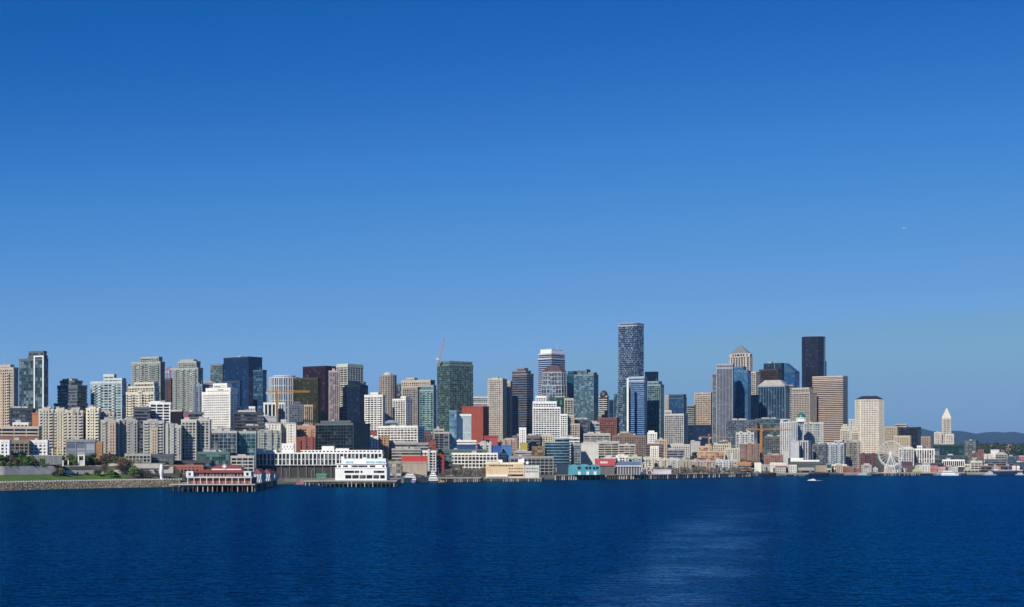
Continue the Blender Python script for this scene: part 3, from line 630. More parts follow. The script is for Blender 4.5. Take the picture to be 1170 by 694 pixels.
# --- right of centre: the tall towers
def tapering_tower():
    Yc = S(722)+900; root = empty('tapering_tower', (P(722,Yc)-1, Yc+20, ground(722,900)-3), -R(32)); zg = root.location.z
    tag(root, 'tallest slender tower with speckled blue white facade, flaring at its left foot', 'tower')
    k = Yc/F; FOOT.append((root['label'], [(P(704,Yc),Yc-5),(P(738,Yc),Yc-5),(P(738,Yc),Yc+45),(P(704,Yc),Yc+45)]))
    def poly(h):                                            # h = 0 base .. 1 top; the left side swings out towards the foot
        fl = max(0, 1 - h/.62)**1.7
        return [(-14-12*fl,-19-4*fl),(16,-19),(21,-14),(21,15),(16,20),(-14,20),(-20,14),(-20-13*fl,-13)]
    H = ZZ(373,Yc)-zg; nfl = 62; core, fr = MB(), MB()
    for i in range(nfl):
        core.prism(offset(poly(i/nfl), 0), H*i/nfl, H*(i+1)/nfl+.001, poly((i+1)/nfl))
    rn = random.Random(9)
    for i in range(nfl+1):
        z = H*i/nfl; p = offset(poly(i/nfl), .3); fr.prism(p, z-.18, z+.18)
        if i == nfl: break
        q = poly((i+.5)/nfl); n = len(q)
        for e_ in range(n):
            a, b_ = Vector(q[e_]), Vector(q[(e_+1) % n]); e = b_-a; L = e.length; e.normalize(); nn = Vector((e.y,-e.x))
            kk = max(2, round(L/3.1))
            for j in range(kk):
                if (j + i) % 2: continue
                if rn.random() < .45: continue
                c = a + e*(L*(j+.5)/kk) + nn*.15
                fr.obox(c, (e.x,e.y), (nn.x,nn.y), .36, .3, z+.25, z+H/nfl*(1.0 if rn.random() < .6 else .6))
    core.build('glazing', glass((.012,.035,.085), .35, .06, 3.1, 4.4, (.20,.25,.30)), root)
    fr.build('facade_frame', paint((.36,.40,.47)), root)
    cr = MB(); tp = poly(1); cr.prism(offset(tp,.5), H+.2, H+2); m = len(tp)
    for i in range(m):
        a, b_ = Vector(tp[i]), Vector(tp[(i+1)%m]); e=b_-a; L=e.length; e.normalize(); kk=max(1,round(L/3))
        for j in range(kk):
            c = a+e*(L*j/kk); cr.box(c.x-.35,c.x+.35,c.y-.35,c.y+.35,H+1.9,H+6)
    cr.prism(offset(tp,.45), H+5.6, H+6.6); cr.build('crown', paint((.4,.42,.46)), root)
tapering_tower()
B('royal blue glass tower with white horizontal bands and white cap', 719,736,739,434, 480, t=28, style=(0,3.4,0,.8,.4), col=(.42,.52,.62), gl=((.01,.07,.20),.35,.1), tiers=[(0,1,0,1,435),(-.04,1,.06,.94,431)], units=0, name='glass_tower')
B('teal glass wing with a bright vertical white edge left of the royal blue tower', 711.5,717.5,718.5,441, 500, style=(2.6,3.4,.3,.3,.2), col=(.10,.20,.26), gl=g_teal, D=18, units=0, name='glass_tower')
B('thin bright white fin wall between two blue glass towers', 716.6,718.2,718.6,433, 470, D=6, style='blank', col=(.80,.80,.78), core=paint((.8,.8,.78)), frame=False, units=0, name='fin_wall')
B('teal glass condominium tower with thick white slab cap', 739.8,754.5,758.5,437, 520, t=30, style=(3.6,3.3,.4,.55,.3), col=(.25,.36,.36), gl=((.01,.05,.06),.35,.3), tiers=[(0,1,0,1,440),(.0,.86,-.02,.98,436.3)], units=0, name='glass_tower')
B('flat brown grey tower top behind the white capped teal tower', 737,750,752,425.3, 985, style='punch', col=(.26,.24,.22), gl=g_dk, units=1, name='office_tower')
B('blue glass office block with reddish brown curved cap', 763.5,781,784.5,455, 740, t=26, style='curtain', col=(.05,.10,.16), gl=((.02,.07,.16),.45,.1), tiers=[(0,1,0,1,455),(0.02,.98,.02,.98,451.2)], units=0, capcol=(.25,.14,.1), name='office_tower')
B('slim pinkish stone shaft left of the blue brown capped block', 759.8,763.8,764,452.5, 700, style='punch', col=(.50,.40,.34), gl=g_dk, D=16, units=0)
B('dark and white chequered grid apartment tower', 759.5,781,785.5,473, 380, t=26, style=(3.5,3.1,1.0,.9,.5), col=(.56,.55,.52), gl=((.025,.028,.035),.25,.3), tiers=[(0,1,0,1,473.5),(0,.35,.02,.98,469.5)], units=0, name='apartment_tower')
B('dim grey green slab between chequered tower and tan tower', 785,793,794.5,463.5, 850, style='bands', col=(.26,.30,.28), gl=g_slate, units=0)
B('tan stone office tower with plain top band left of the pinstriped tower', 793.5,812,816,449.3, 800, t=26, style=(3.4,3.8,1.3,1.6,.3), col=(.52,.42,.30), gl=g_win, tiers=[(0,1,0,1,452),(0,1,0,1,449.3)], units=1, name='office_tower')
B('navy block at the foot of the tan stone tower', 786,813.5,814.5,486, 560, style='curtain', col=(.01,.02,.045), gl=g_navy, units=0, D=24, name='office_building')  # plain navy volume across the tower foot
B('grey blue side slab left of the pinstriped tower', 814,820,820.5,427.5, 655, style='fins', col=(.24,.27,.31), gl=g_slate, D=22, units=0, name='office_tower')
B('pinstriped tower of pale vertical ribs with glass crown', 818.8,837,838.5,417, 570, t=12, style=(2.6,90,.9,.5,.5), col=(.40,.40,.43), gl=((.05,.065,.095),.45,.15), D=30, tiers=[(0,1,0,1,420.5),(0,1,0,1,416.6)], units=0, name='office_tower')
B('clear blue glass tower right of the pinstriped tower', 837.5,854,858,424, 590, t=28, style='curtain', col=(.10,.19,.30), gl=((.05,.15,.32),.55,.15), tiers=[(0,1,0,1,424),(0,.7,.05,.95,419.3)], units=0, name='glass_tower')
B('low dark glass block at the foot of the pinstriped tower', 829.5,865,866,480.5, 430, D=20, style='grid', col=(.12,.14,.17), gl=g_slate, name='office_building')
B('stone tower with arched shoulders and grey pyramid roof', 832,855,861,404.5, 820, t=38, style=(6.4,4,2.3,.8,.8), shape='oct', col=(.60,.53,.44), gl=((.03,.04,.055),.35,.1), tiers=[(0,1,0,1,407),(.06,.94,.06,.94,403.5)], cap=('pyr',393.2), capcol=(.17,.19,.21), units=0, name='pyramid_roof_tower')
B('lower stone wing with white grid right of the pyramid roof tower', 855,863.5,865.5,425.5, 790, t=32, style=(4.4,4,1.1,1.1,.5), col=(.60,.54,.46), gl=g_win, units=0, D=22, name='office_tower')
B('dark teal slab below the stone wing of the pyramid roof tower', 857,867,867.6,452, 640, style='curtain', col=(.01,.04,.06), gl=((.006,.03,.05),.3,.05), D=22, units=0, name='office_building')
B('brown black office tower behind the blue hip topped tower', 867.5,889,892,422.4, 860, t=30, style=(3.4,3.9,.5,1.1,.3), col=(.055,.035,.035), gl=((.02,.014,.016),.25,.1), units=0, name='office_tower')
B('navy tower top rising behind the brown black office tower', 872.5,893,897,415.3, 960, t=32, style='curtain', col=(.02,.04,.06), gl=((.012,.035,.06),.35,.12), units=1, name='office_tower')
B('blue glass tower with a roof sloping down to the right', 896,908,913.5,425, 930, t=36, style='curtain', col=(.04,.10,.18), gl=((.015,.08,.20),.5,.08), units=0, cap=('slant',414.5,'l'), capcol=(.03,.10,.2), name='glass_tower')
B('steel blue office tower with vertical ribs and shallow hipped crown', 866,897,902,441, 620, t=28, style=(5.5,60,.5,.5,.4), col=(.30,.36,.42), gl=((.022,.06,.11),.45,.15), units=0, cap=('hip',434,.55), capcol=(.34,.33,.30), name='office_tower', tiers=[(0,1,0,1,441)])
B('pale grey slice of tower right of the steel blue tower', 901.5,906,906.8,440.5, 800, style='bands', col=(.36,.37,.38), gl=g_slate, D=20, units=0)
B('beige gridded office tower with rounded right shoulder', 905,925,933,444.5, 725, t=36, style=(3.6,3.7,1.1,1.4,.4), col=(.55,.48,.41), gl=((.03,.028,.03),.25,.1), tiers=[(0,1,0,1,449),(0,.97,.0,.6,443.5)], units=0, name='office_tower')
B('tallest black curved office tower at the right', 915.2,940.5,940.5,384.3, 1080, D=46, t=20, style=(0,3.7,0,.55,.35), shape='oct', col=(.030,.026,.04), gl=((.012,.012,.026),.35,.05), tiers=[(0,1,0,1,384.3)], units=0, name='black_tower')
B('black lower step on the right flank of the tallest black tower', 938.5,944.2,944.5,413.2, 1160, style='curtain', col=(.018,.018,.03), gl=((.008,.01,.022),.3,.03), D=24, units=0, name='black_tower')
B('massive beige and brown banded office block with plain top band', 928.5,963,968.5,433.5, 700, t=33, style=(0,3.9,0,2.0,.5), col=(.60,.49,.41), gl=((.04,.025,.02),.25,.05), tiers=[(0,1,0,1,434),(-.004,1.004,-.004,1.004,430)], units=0, name='office_tower')
B('small pale block between banded office and round white tower', 970,976,976.5,479.5, 640, style='punch', col=(.62,.58,.5), gl=g_win, D=16, units=0)
B('round edged cream tower with square windows and dark shallow roof', 977,1009.7,1009.7,456.5, 600, D=44, style=(3.3,3.7,1.5,1.6,.4), shape='oct', col=(.72,.66,.55), gl=((.05,.045,.04),.25,.2), cap=('hip',452.2,.5), capcol=(.035,.03,.04), units=0, name='round_tower')
B('tan stone office building right of the cream round edged tower', 1010.5,1025,1026.5,488, 560, t=32, style='punch', col=(.50,.40,.28), gl=g_win, name='office_building')
B('lower peach stone office building behind the white wheel', 1022,1040,1041.5,498.5, 470, t=32, style='punch', col=(.58,.48,.34), gl=g_win, units=1, name='office_building')
B('wide dark navy slab right of the tan office building', 1025.5,1048.5,1052.5,488.6, 650, t=32, style='curtain', col=(.03,.035,.05), gl=((.012,.02,.035),.3,.08), units=1, name='office_building')
B('pale grey roof storey above the wide navy slab', 1023,1036,1037,485, 760, style='bands', col=(.42,.41,.39), gl=g_win, D=18, units=0)
B('small brown tower between navy slab and white stepped tower', 1052.5,1063,1064.8,499.5, 520, t=34, style='punch', col=(.38,.29,.21), gl=g_win, name='office_building')
r = B('white stone tower with pointed pyramid top, farthest right of the skyline', 1076.4,1086.6,1087.4,478, 560, D=17, t=18, style=(3.0,3.7,1.4,1.1,.35), col=(.64,.59,.51), gl=g_win, units=0, cap=('pyr',465.3), capcol=(.50,.44,.36), name='pyramid_roof_tower')
root, W, Dp, Yc, zg = r
sp = MB(); z = ZZ(466.5,Yc)-zg; sp.lathe((0,0), [(.9,z-1.5),(.9,z+1),(.25,z+2.2),(.12,z+5)], 8); sp.build('spire', paint((.3,.2,.16)), root)
B('broad white base block left of the pyramid topped stone tower', 1067.5,1075.6,1076,494.5, 560, D=26, style='punch', col=(.64,.59,.51), gl=g_win, units=1)
B('broad white base block right of the pyramid topped stone tower', 1080,1089.8,1090.4,496.5, 530, D=18, t=18, style='punch', col=(.64,.59,.51), gl=g_win, units=0)
B('dark green glass office block below the pointed white tower', 1066.5,1101,1102,508.5, 330, D=40, style='curtain', col=(.02,.05,.05), gl=((.006,.035,.035),.3,.1), units=2, name='office_building')
B('dark small tower with pale glass face right of the green glass block', 1102,1115,1117.5,504, 420, style='grid', col=(.10,.12,.13), gl=((.10,.14,.14),.4,.4), t=34, units=1, name='office_building')
B('flat dark green office strip in front of the green glass block', 1068,1106,1107,521, 215, D=20, style='bands', col=(.06,.08,.09), gl=g_dk, units=1, name='office_building')

# --- right middle distance
B('white glass condominium with rounded white cap beside the orange crane', 891.5,911,912,480, 280, D=22, style=(4,3.1,1.3,.5,.5), shape='bow', col=(.62,.63,.62), gl=((.06,.08,.10),.4,.4), units=0, name='condominium_tower', tiers=[(0,1,0,1,482),(.02,.6,0.02,.98,479)])
B('grey condominium with a white drum and green dome on top', 905.5,918,919,482, 300, D=20, style=(4,3.1,1.0,.7,.5), col=(.60,.61,.60), gl=g_pale, units=0, name='domed_condominium')
m_ = bpy.data.objects[-1]
root = None
Yd = S(912)+312; dz = ground(912,300); dr = empty('domed_rotunda', (P(915.5,Yd), Yd, ZZ(482.3,Yd)))
tag(dr, 'white drum with a dark green dome above the grey condominium', 'rotunda')
q = MB(); q.lathe((0,0), [(9.5,0),(9.5,2.2),(8.2,2.4),(8.2,6.5),(9.2,6.7),(9.2,7.6)], 24); q.build('drum', paint((.76,.75,.70)), dr)
q = MB(); q.lathe((0,0), [(7.6,7.6)]+[(7.2*math.cos(i*math.pi/14), 8.2+8*math.sin(i*math.pi/14)) for i in range(7)]+[(.1,16.3)], 24); q.build('dome', paint((.015,.16,.13), .45), dr, smooth=True)
for i in range(16):
    an = 2*math.pi*i/16; q = MB(); q.box(-.35,.35,-.35,.35,2.3,6.6); o = q.build('column', paint((.7,.69,.65)), dr, loc=(8.9*math.cos(an),8.9*math.sin(an),0))
B('grey and white gridded condominium wide block right of the green dome', 919,940.5,941.5,483.5, 320, D=24, style=(4.6,3.1,1.0,.9,.6), col=(.55,.56,.54), gl=((.05,.065,.08),.4,.4), units=1, balc=((.1,.37,.63,.9),488,515), name='condominium_block')
B('pale grey windowless panel block in front of the domed condominium', 903,913,914,504.5, 170, D=14, style='blank', col=(.42,.44,.46), core=paint((.42,.44,.46)), frame=False, units=1)
B('narrow pale grey panel block with white roof edge beside its windowless twin', 914,923.5,925,504.2, 175, D=14, style=(5,3.2,2.2,.5,.3), col=(.44,.46,.48), gl=g_dk, units=0)
B('dim grey blue flat office block left of the striped shore apartments', 929,943.5,945,508, 180, D=18, style='thin', col=(.18,.20,.24), gl=g_slate, units=1, name='office_building')
B('blue grey shore apartment block with white floor bands', 945,964,966,506, 160, t=28, style=(4.6,3.1,.5,.9,.7), col=(.52,.56,.58), gl=((.04,.07,.11),.4,.3), tiers=[(0,1,0,1,507),(.45,.9,.05,.95,503.8)], units=0, balc=((.2,.5,.8),510,528), name='apartment_block')
B('wide dark teal glass complex behind the orange crane', 849,896,897,478.5, 410, D=26, style=(4,3.6,.4,.7,.3), col=(.09,.13,.14), gl=((.02,.045,.05),.35,.25), tiers=[(0,1,0,1,484),(.3,1,.05,.95,479)], name='office_building')
B('olive grey lower wing of the dark teal complex', 874,899,899.5,499, 330, D=20, style='grid', col=(.17,.17,.13), gl=g_dk, units=2)
B('white framed glass apartment block left of the orange crane mast', 841,861,862,495, 300, D=18, style=(4.6,3.1,.9,.8,.6), col=(.62,.63,.60), gl=((.06,.08,.09),.4,.35), units=1, balc=((.2,.5,.8),498,515))
B('red brown brick warehouse left of the orange crane mast', 845,868,869,508, 215, D=20, style='punch', col=(.28,.17,.13), gl=g_win)
B('long brick row building right of the orange crane base', 873,896,897,519.5, 190, D=18, style='punch', col=(.32,.17,.13), gl=g_win, tiers=[(0,1,0,1,520.5),(.15,.35,.1,.9,519)])
B('long white curved market hall roof above the shore', 899.5,936,937,524, 110, D=20, style=(0,4,0,.6,.3), col=(.80,.78,.73), core=paint((.78,.76,.70)), tiers=[(0,1,0,1,526.5),(.0,.5,.05,.9,524.3)], units=0, name='market_hall')
B('short grey stair tower at the left end of the white market hall', 895,900.5,901,514.5, 150, D=10, style='blank', col=(.46,.45,.42), core=paint((.46,.45,.42)), frame=False, units=0, name='stair_tower')
def stepped(label, x0, x1, yt, d, col):
    return B(label, x0, x1, x1+.4, yt+5, d, D=20, style=(3.3,3.2,1.3,1.1,.4), col=col, gl=g_win, tiers=[(0,1,0,1,yt+6),(.1,.9,.05,.95,yt+2.5),(.25,.75,.1,.9,yt)], units=0, name='stepped_tower')
stepped('left cream art deco apartment tower beside the striped shore block', 960.5, 970.5, 485.5, 300, CREAM)
stepped('right cream art deco apartment tower of the twin pair', 972.5, 981.5, 488, 290, CREAM)
B('low brown apartment block below the cream art deco towers', 966,983,984,505, 200, D=16, style='grid', col=(.36,.33,.28), gl=g_win)
B('maroon brick warehouse left of the white wheel', 983,1001,1002,519, 150, D=24, style='punch', col=(.13,.045,.05), gl=g_dk, units=1)
B('white shore hotel with arched ground floor openings', 950,967,968,531.5, 60, D=14, style=(4.4,6,1.2,1.6,.5), col=(.72,.66,.53), gl=g_dk, units=1)
B('small teal grey glass pavilion left of the shore hotel', 944,950,950.5,530.5, 50, D=12, style='curtain', col=(.16,.24,.25), gl=g_teal, units=0)
B('long white six storey gridded building right of the white wheel', 1027,1044,1045,511.5, 280, D=30, style=(4.2,3.4,1.3,1.0,.5), col=(.68,.66,.60), gl=g_win, tiers=[(0,1,0,1,513),(0.1,.9,.1,.9,511.5)])
B('bright white colonnaded building with bowed bays right of the wheel', 1045,1067.5,1069,512, 285, D=30, style=(4.6,16,1.7,1.0,.9), col=(.76,.74,.69), gl=((.06,.06,.07),.3,.3), tiers=[(0,1,0,1,513.5),(.12,.35,.1,.9,510)], units=1)
B('low white arcade building on the shore below the dark green blocks', 1077,1102,1102.6,526, 130, D=18, style=(3.4,9,1.1,1.4,.5), col=(.78,.76,.72), gl=g_dk, units=1)
B('cream boxy hall beside the white arcade building', 1102,1122,1122.6,527.3, 100, D=24, style='wide', col=(.62,.58,.48), gl=g_win, tiers=[(.35,1,0,1,527.3),(0,.34,0.05,1,531)], units=1)
B('dark blue ferry shed with flat roof right of the wheel', 1046,1078,1079,530, 80, D=24, style=(6,8,.5,.8,.3), col=(.05,.06,.08), gl=g_dk, units=1, name='pier_shed')
# --- centre slope
B('beige terraced hillside block with long dark bands, upper level', 667,697,698,496, 260, D=14, style=(9,3.4,.8,1.5,.5), col=(.50,.46,.38), gl=g_dk, units=2, name='terraced_block')
B('beige terraced hillside block with long dark bands, middle level', 683,707,708,505, 215, D=14, style=(9,3.4,.8,1.5,.5), col=(.54,.50,.42), gl=g_dk, units=1, name='terraced_block')
B('beige terraced hillside block with long dark bands, lower right level', 707,725.5,726,508.5, 195, D=14, style=(9,3.4,.8,1.5,.5), col=(.56,.50,.41), gl=g_dk, units=1, name='terraced_block')
B('reddish brown flat housing row beneath the royal blue tower', 700,738,739,496.5, 255, D=16, style='punch', col=(.25,.16,.12), gl=g_dk, units=3, tiers=[(0,1,0,1,498),(.2,.6,.1,.9,495.5)])
B('small white studio box at the foot of the teal capped tower', 740,750.5,751,493.5, 330, D=12, style='punch', col=(.80,.78,.74), gl=g_win, units=1, tiers=[(0,1,0,1,495),(.1,.7,.1,.9,493)])
B('peach stucco cluster under the chequered tower', 748,762,763,503, 280, D=14, style='punch', col=(.58,.45,.33), gl=g_win, units=1)
B('brown roofed row under the peach stucco cluster', 738,758,759,508, 225, D=16, style='bands', col=(.22,.13,.10), gl=g_dk)
B('blocky white roofed house in front of the brown roofed row', 743,752.5,753,510.5, 180, D=12, style='punch', col=(.72,.70,.62), gl=g_win, units=0)
B('pale grey long market row under the chequered tower', 763,788,789,508.5, 240, D=16, style='punch', col=(.56,.54,.48), gl=g_win, units=3)
B('grey violet flat shed in front of the pale market row', 762,781,782,514.5, 180, D=14, style='bands', col=(.26,.24,.28), gl=g_dk, units=1)
B('cream market building with green roof edges above the red and peach block', 806,835,836,505.5, 300, D=18, style='punch', col=(.60,.55,.42), gl=g_win, tiers=[(0,1,0,1,508),(.55,1,.05,.95,504.5)], units=1)
B('red and peach scaffolded building site block', 797,827,828,513.5, 210, D=16, style=(3.4,3.3,.4,.5,.5), col=(.62,.42,.30), gl=((.20,.08,.05),.1,.4,3.6,3.4,(.6,.48,.25)), units=0, tiers=[(0,1,0,1,516),(.05,.55,.05,.95,510.5)], name='building_site')
B('plain grey slab building at the left of the building site', 789,800,801,505, 335, D=16, style='blank', col=(.40,.40,.37), core=paint((.40,.40,.37)), frame=False, units=1)
B('pale cream corner house right of the building site', 829,845,846,513, 190, D=14, style='punch', col=(.60,.56,.46), gl=g_win, units=1)
B('orange brown gabled pavilion near the shore beside the tugboat', 843,858,858.6,531.5, 50, D=12, style='bands', col=(.40,.22,.11), gl=g_dk, units=0, cap=('gable',528), capcol=(.38,.2,.11), name='pavilion')
B('small white cubic hut between the orange pavilion and tugboat', 862,869.5,870,529.5, 60, D=8, style='blank', col=(.72,.70,.6), core=paint((.72,.70,.6)), frame=False, units=0)
B('white faceted hall with slanted roof behind the black tugboats', 880,898,898.5,532.5, 70, D=14, style='blank', col=(.60,.57,.50), core=paint((.62,.59,.52)), frame=False, units=0, cap=('gable',528.6), capcol=(.6,.57,.5), name='hall')
# white waterfront condominium row
rowc = [(691,703,521.8,'white waterfront condominium with pink roof edge behind the blue shed'),(704,718,520.2,'tall white framed waterfront condominium above the blue shed'),
 (719,733,521.5,'pale green waterfront condominium above the blue shed'),(734,747,523,'cream waterfront condominium with small gabled dormer'),
 (748,762,523.5,'rounded cream waterfront condominium with big arched window'),(763,777,524,'grey white waterfront condominium with dark balconies'),
 (778,790,525,'olive grey waterfront apartment house behind bare trees'),(791,803,525.8,'pink and grey waterfront apartment house'),
 (804,817,526,'salmon bayed waterfront apartment house with blue hip roof'),(818,829,525.5,'pale blue white waterfront apartment house'),(830,842,525,'light grey waterfront apartment house with narrow bays')]
rc = [(.66,.60,.55),(.70,.68,.62),(.50,.55,.50),(.62,.58,.46),(.66,.62,.50),(.58,.57,.53),(.42,.40,.34),(.52,.42,.38),(.52,.38,.33),(.56,.60,.62),(.55,.55,.52)]
for i, (a, b_, yt, lb) in enumerate(rowc):
    B(lb, a, b_, b_+.3, yt, 112 if i % 2 else 118, D=14, style=(3.9,3.1,1.1,1.0,.5), col=rc[i], gl=((.05,.06,.065),.3,.4), units=1, group='condominiums along the waterfront road',
      tiers=[(0,1,0,1,yt+1.2),(.1+.05*(i%3),.55+.05*(i%4),.05,.95,yt)], balc=((.25,.75),yt+3,yt+12), cap=('hip',yt-1.5,.4) if i in (3,8) else None, capcol=(.3,.35,.45), name='waterfront_condominium')
# --- centre office blocks by the road

B('curved dark blue glass office building with banded floors above the pier', 622.5,651,652.3,504.5, 130, D=26, style=(0,4.0,0,1.0,.5), shape='bow', col=(.30,.40,.45), gl=((.012,.05,.085),.5,.15), tiers=[(0,1,0,1,505),(.4,.98,.1,.9,501)], units=0, name='office_building')
B('grey glass office slab attached right of the curved blue office', 652.5,663.5,664,508, 135, D=22, style='thin', col=(.36,.39,.38), gl=g_slate, units=1, name='office_building')
B('pale concrete warehouse with three slit windows', 664,684,685,507, 150, D=20, style='blank', col=(.56,.55,.50), core=paint((.56,.55,.50)), frame=False, units=2)
B('low white roofed block left of the terraced hillside', 640,662,663,500.5, 215, D=14, style='bands', col=(.70,.68,.63), gl=g_win, units=2)
B('cream single storey hall above the curved blue office', 617,632,633,498, 240, D=14, style='punch', col=(.60,.53,.40), gl=g_win)
B('long dark grey terrace building below the bronze tower', 586,617,618,498.5, 250, D=18, style='bands', col=(.16,.155,.15), gl=g_dk, units=3)
B('long white gridded shore warehouse with big dark windows', 507,568.5,570,518.5, 100, D=26, style=(5.2,4.6,1.2,1.3,.6), col=(.72,.71,.65), gl=((.02,.03,.035),.3,.2), units=2, name='warehouse')
B('dark green setback storey on the white gridded warehouse', 501,556,557,514.5, 143, D=13, style='bands', col=(.10,.16,.15), gl=g_teal, units=1)
B('navy box below a white roof slab behind the white gridded warehouse', 521,543.5,544,509.5, 184, D=12, style='blank', col=(.02,.05,.17), core=paint((.015,.05,.18), .5), frame=False, units=0)
B('white flat roofed pavilion above the navy box', 518,544,544.5,504, 206, D=11, style='bands', col=(.78,.76,.70), gl=g_win, units=1)
B('royal blue painted shed on the slope right of the warehouse', 563,573,573.5,510.5, 185, D=12, style='blank', col=(.02,.10,.34), core=paint((.02,.10,.34)), frame=False, units=0)
B('second lighter blue shed with white upright post', 574,585,585.5,509.5, 190, D=12, style='blank', col=(.05,.17,.38), core=paint((.05,.17,.38)), frame=False, units=0)
B('mustard yellow block on the slope above the grey pier garage', 594,602.5,603,507, 200, D=12, style='blank', col=(.42,.34,.06), core=paint((.40,.33,.06)), frame=False, units=1)
B('olive brown scaffolded block left of the curved blue office', 608,621.5,622,511, 160, D=16, style='thin', col=(.20,.15,.07), gl=((.10,.06,.02),.1,.3), units=0)
B('red roofed low building behind the blue sheds', 553,569,569.5,500, 260, D=14, style='blank', col=(.34,.06,.06), core=paint((.34,.07,.07)), frame=False, units=0, cap=('gable',498), capcol=(.36,.06,.06))
B('grey white flat house left of the blue sheds', 546,562,562.5,507, 205, D=12, style='punch', col=(.55,.56,.54), gl=g_win)
B('low pinkish apartment row right of the red roofed building', 572,592,593,503.5, 245, D=12, style='punch', col=(.42,.30,.26), gl=g_win)
B('grey concrete open parking deck behind the peach pier building', 583,632,633,522.3, 60, D=18, style=(5.6,4.2,.8,1.2,.5), col=(.33,.32,.30), gl=(DK,.1,.05), units=1, name='parking_garage')
B('small grey deck house at the foot of the yellow block', 588,607,608,516.5, 120, D=12, style='bands', col=(.38,.38,.34), gl=g_dk)
B('dark brown plain brick hall right of the white apartment slab', 482,497,498,494.5, 300, D=16, style='punch', col=(.16,.09,.075), gl=g_dk, tiers=[(0,1,0,1,497),(.15,.6,.1,.9,494)])
B('black and white framed apartment frame structure left of the white glass block', 496,512.8,513.2,492.5, 234, D=14, style=(6,3.4,.5,.35,.7), col=(.46,.44,.40), gl=g_dk, tiers=[(0,1,0,1,494.5),(0,.65,.05,.95,491)], units=1)
B('red brick corner house below the dark brown hall', 487,497.5,498,506, 205, D=10, style='punch', col=(.30,.08,.06), gl=g_dk, units=0)
B('long white five storey gridded apartment slab on the slope', 431.5,477,479,487.5, 250, D=18, style=(5.2,3.4,.9,1.4,.5), col=(.74,.72,.66), gl=((.045,.045,.04),.3,.35), units=2, name='apartment_slab')
B('small blue grey drum shaped roof house on the white apartment slab', 440,454,454.5,482.5, 325, D=14, style='curtain', col=(.24,.29,.36), gl=g_slate, units=0, cap=('dome',480,.9), capcol=(.3,.34,.4))
B('tan and orange small block at the lower left of the white slab', 432.5,444,444.5,499.5, 200, D=10, style='punch', col=(.46,.26,.14), gl=g_dk, units=0)
B('dark red roofed row left of the white apartment slab', 405,430,431,493, 260, D=16, style='blank', col=(.26,.07,.05), core=paint((.26,.07,.05)), frame=False, units=1)
B('small white house behind the white cruise office', 418,432,432.5,499.5, 200, D=10, style='punch', col=(.72,.71,.68), gl=g_win, units=0)
B('grey panel block right of the black glass building', 405,417,417.5,497, 220, D=12, style='grid', col=(.38,.39,.39), gl=g_slate, units=1)
B('grey olive sprawling parking roofs on the slope, upper row', 437,489,490,507, 160, D=14, style='bands', col=(.36,.35,.31), gl=g_dk, units=4)
B('grey olive sprawling parking roofs on the slope, lower row', 448,480,481,513.5, 142, D=12, style='bands', col=(.42,.41,.36), gl=g_dk, units=3)
B('white small gridded house above the bright red shed', 481,498,499,516, 118, D=8, style='grid', col=(.70,.69,.63), gl=g_dk, units=0)
B('bright red gabled warehouse with white windows on the shore', 488,507.2,508,522, 82+35, D=14, style=(5,4.6,2.6,2.6,.3), col=(.38,.035,.025), gl=((.45,.42,.38),.2,.3), units=0, cap=('gable',519.5), capcol=(.36,.04,.03), name='red_warehouse')
B('tan shed half with long bright red gabled roof beside the red warehouse', 459,487.6,488, 528.3, 100, D=15, style=(9,30,.4,.8,.2), col=(.38,.33,.27), core=paint((.36,.31,.25)), units=0, cap=('gable',521.5), capcol=(.42,.05,.03), name='red_roofed_shed')
B('plain tan flat roofed shed left of the red roofed shed', 441,458.4,458.8,528.6, 98, D=14, style=(5,30,.4,.8,.2), col=(.36,.33,.27), gl=((.25,.22,.18),.1,.2), units=0, name='shed')
# --- left middle rows
B('orange tan brick apartment house with red lower storeys, upper part', 338,360.5,361,487.5, 200, D=16, style='punch', col=(.52,.30,.19), gl=g_win, units=1)
B('deep red brick base block in front of the orange tan house', 338.5,360,360.5,500.5, 160, D=12, style='punch', col=(.27,.08,.06), gl=g_win, units=0)
B('black glass office cube with pale gridlines', 360.5,403.5,405,484.5, 150, D=40, style=(4.4,4,.22,.3,.2), col=(.10,.13,.14), gl=((.006,.012,.018),.35,.12), tiers=[(0,1,0,1,484.5),(.1,.9,.08,.92,481.5)], units=1, name='office_building')
B('white apartment house with black roof and tiny windows, left wing', 303,320.5,321,484, 190, D=16, style=(4,3.2,2.6,1.9,.2), col=(.70,.68,.60), gl=g_dk, units=0, roofcol=(.03,.03,.04), cap=('hip',482.3,.8), capcol=(.03,.03,.04))
B('white apartment house with black roof and tiny windows, right wing', 327.5,338,338.5,484, 185, D=16, style=(4,3.2,2.6,1.9,.2), col=(.70,.68,.60), gl=g_dk, units=0, roofcol=(.03,.03,.04), cap=('hip',482.5,.8), capcol=(.03,.03,.04))
B('pale connecting stair wing between the two black roofed wings', 321.2,327,327.3,480.5, 205, D=10, style='punch', col=(.56,.58,.54), gl=g_win, units=0)
B('flat grey loft roof above the black roofed apartment house', 298,316,317,476.5, 300, D=14, style='blank', col=(.36,.38,.42), core=paint((.36,.38,.42)), frame=False, units=1)
B('greenish grey bay windowed apartment row behind the white pier hall', 295,321,322,493.5, 120, D=16, style=(5,3.1,1.2,.6,.7), col=(.36,.39,.34), gl=g_pale, units=1, balc=((.2,.5,.8),497,508))
B('dark brown hillside roofs left of the black roofed apartments', 277,302,303,487.5, 188, D=18, style='bands', col=(.10,.075,.06), gl=g_dk, units=2)
B('long glass office building with pale grid and navy panes', 240.5,270,270.5,493.6, 98, D=24, style=(4.6,3.9,.35,.35,.4), col=(.50,.52,.50), gl=((.015,.04,.06),.45,.2), units=2, name='office_building')
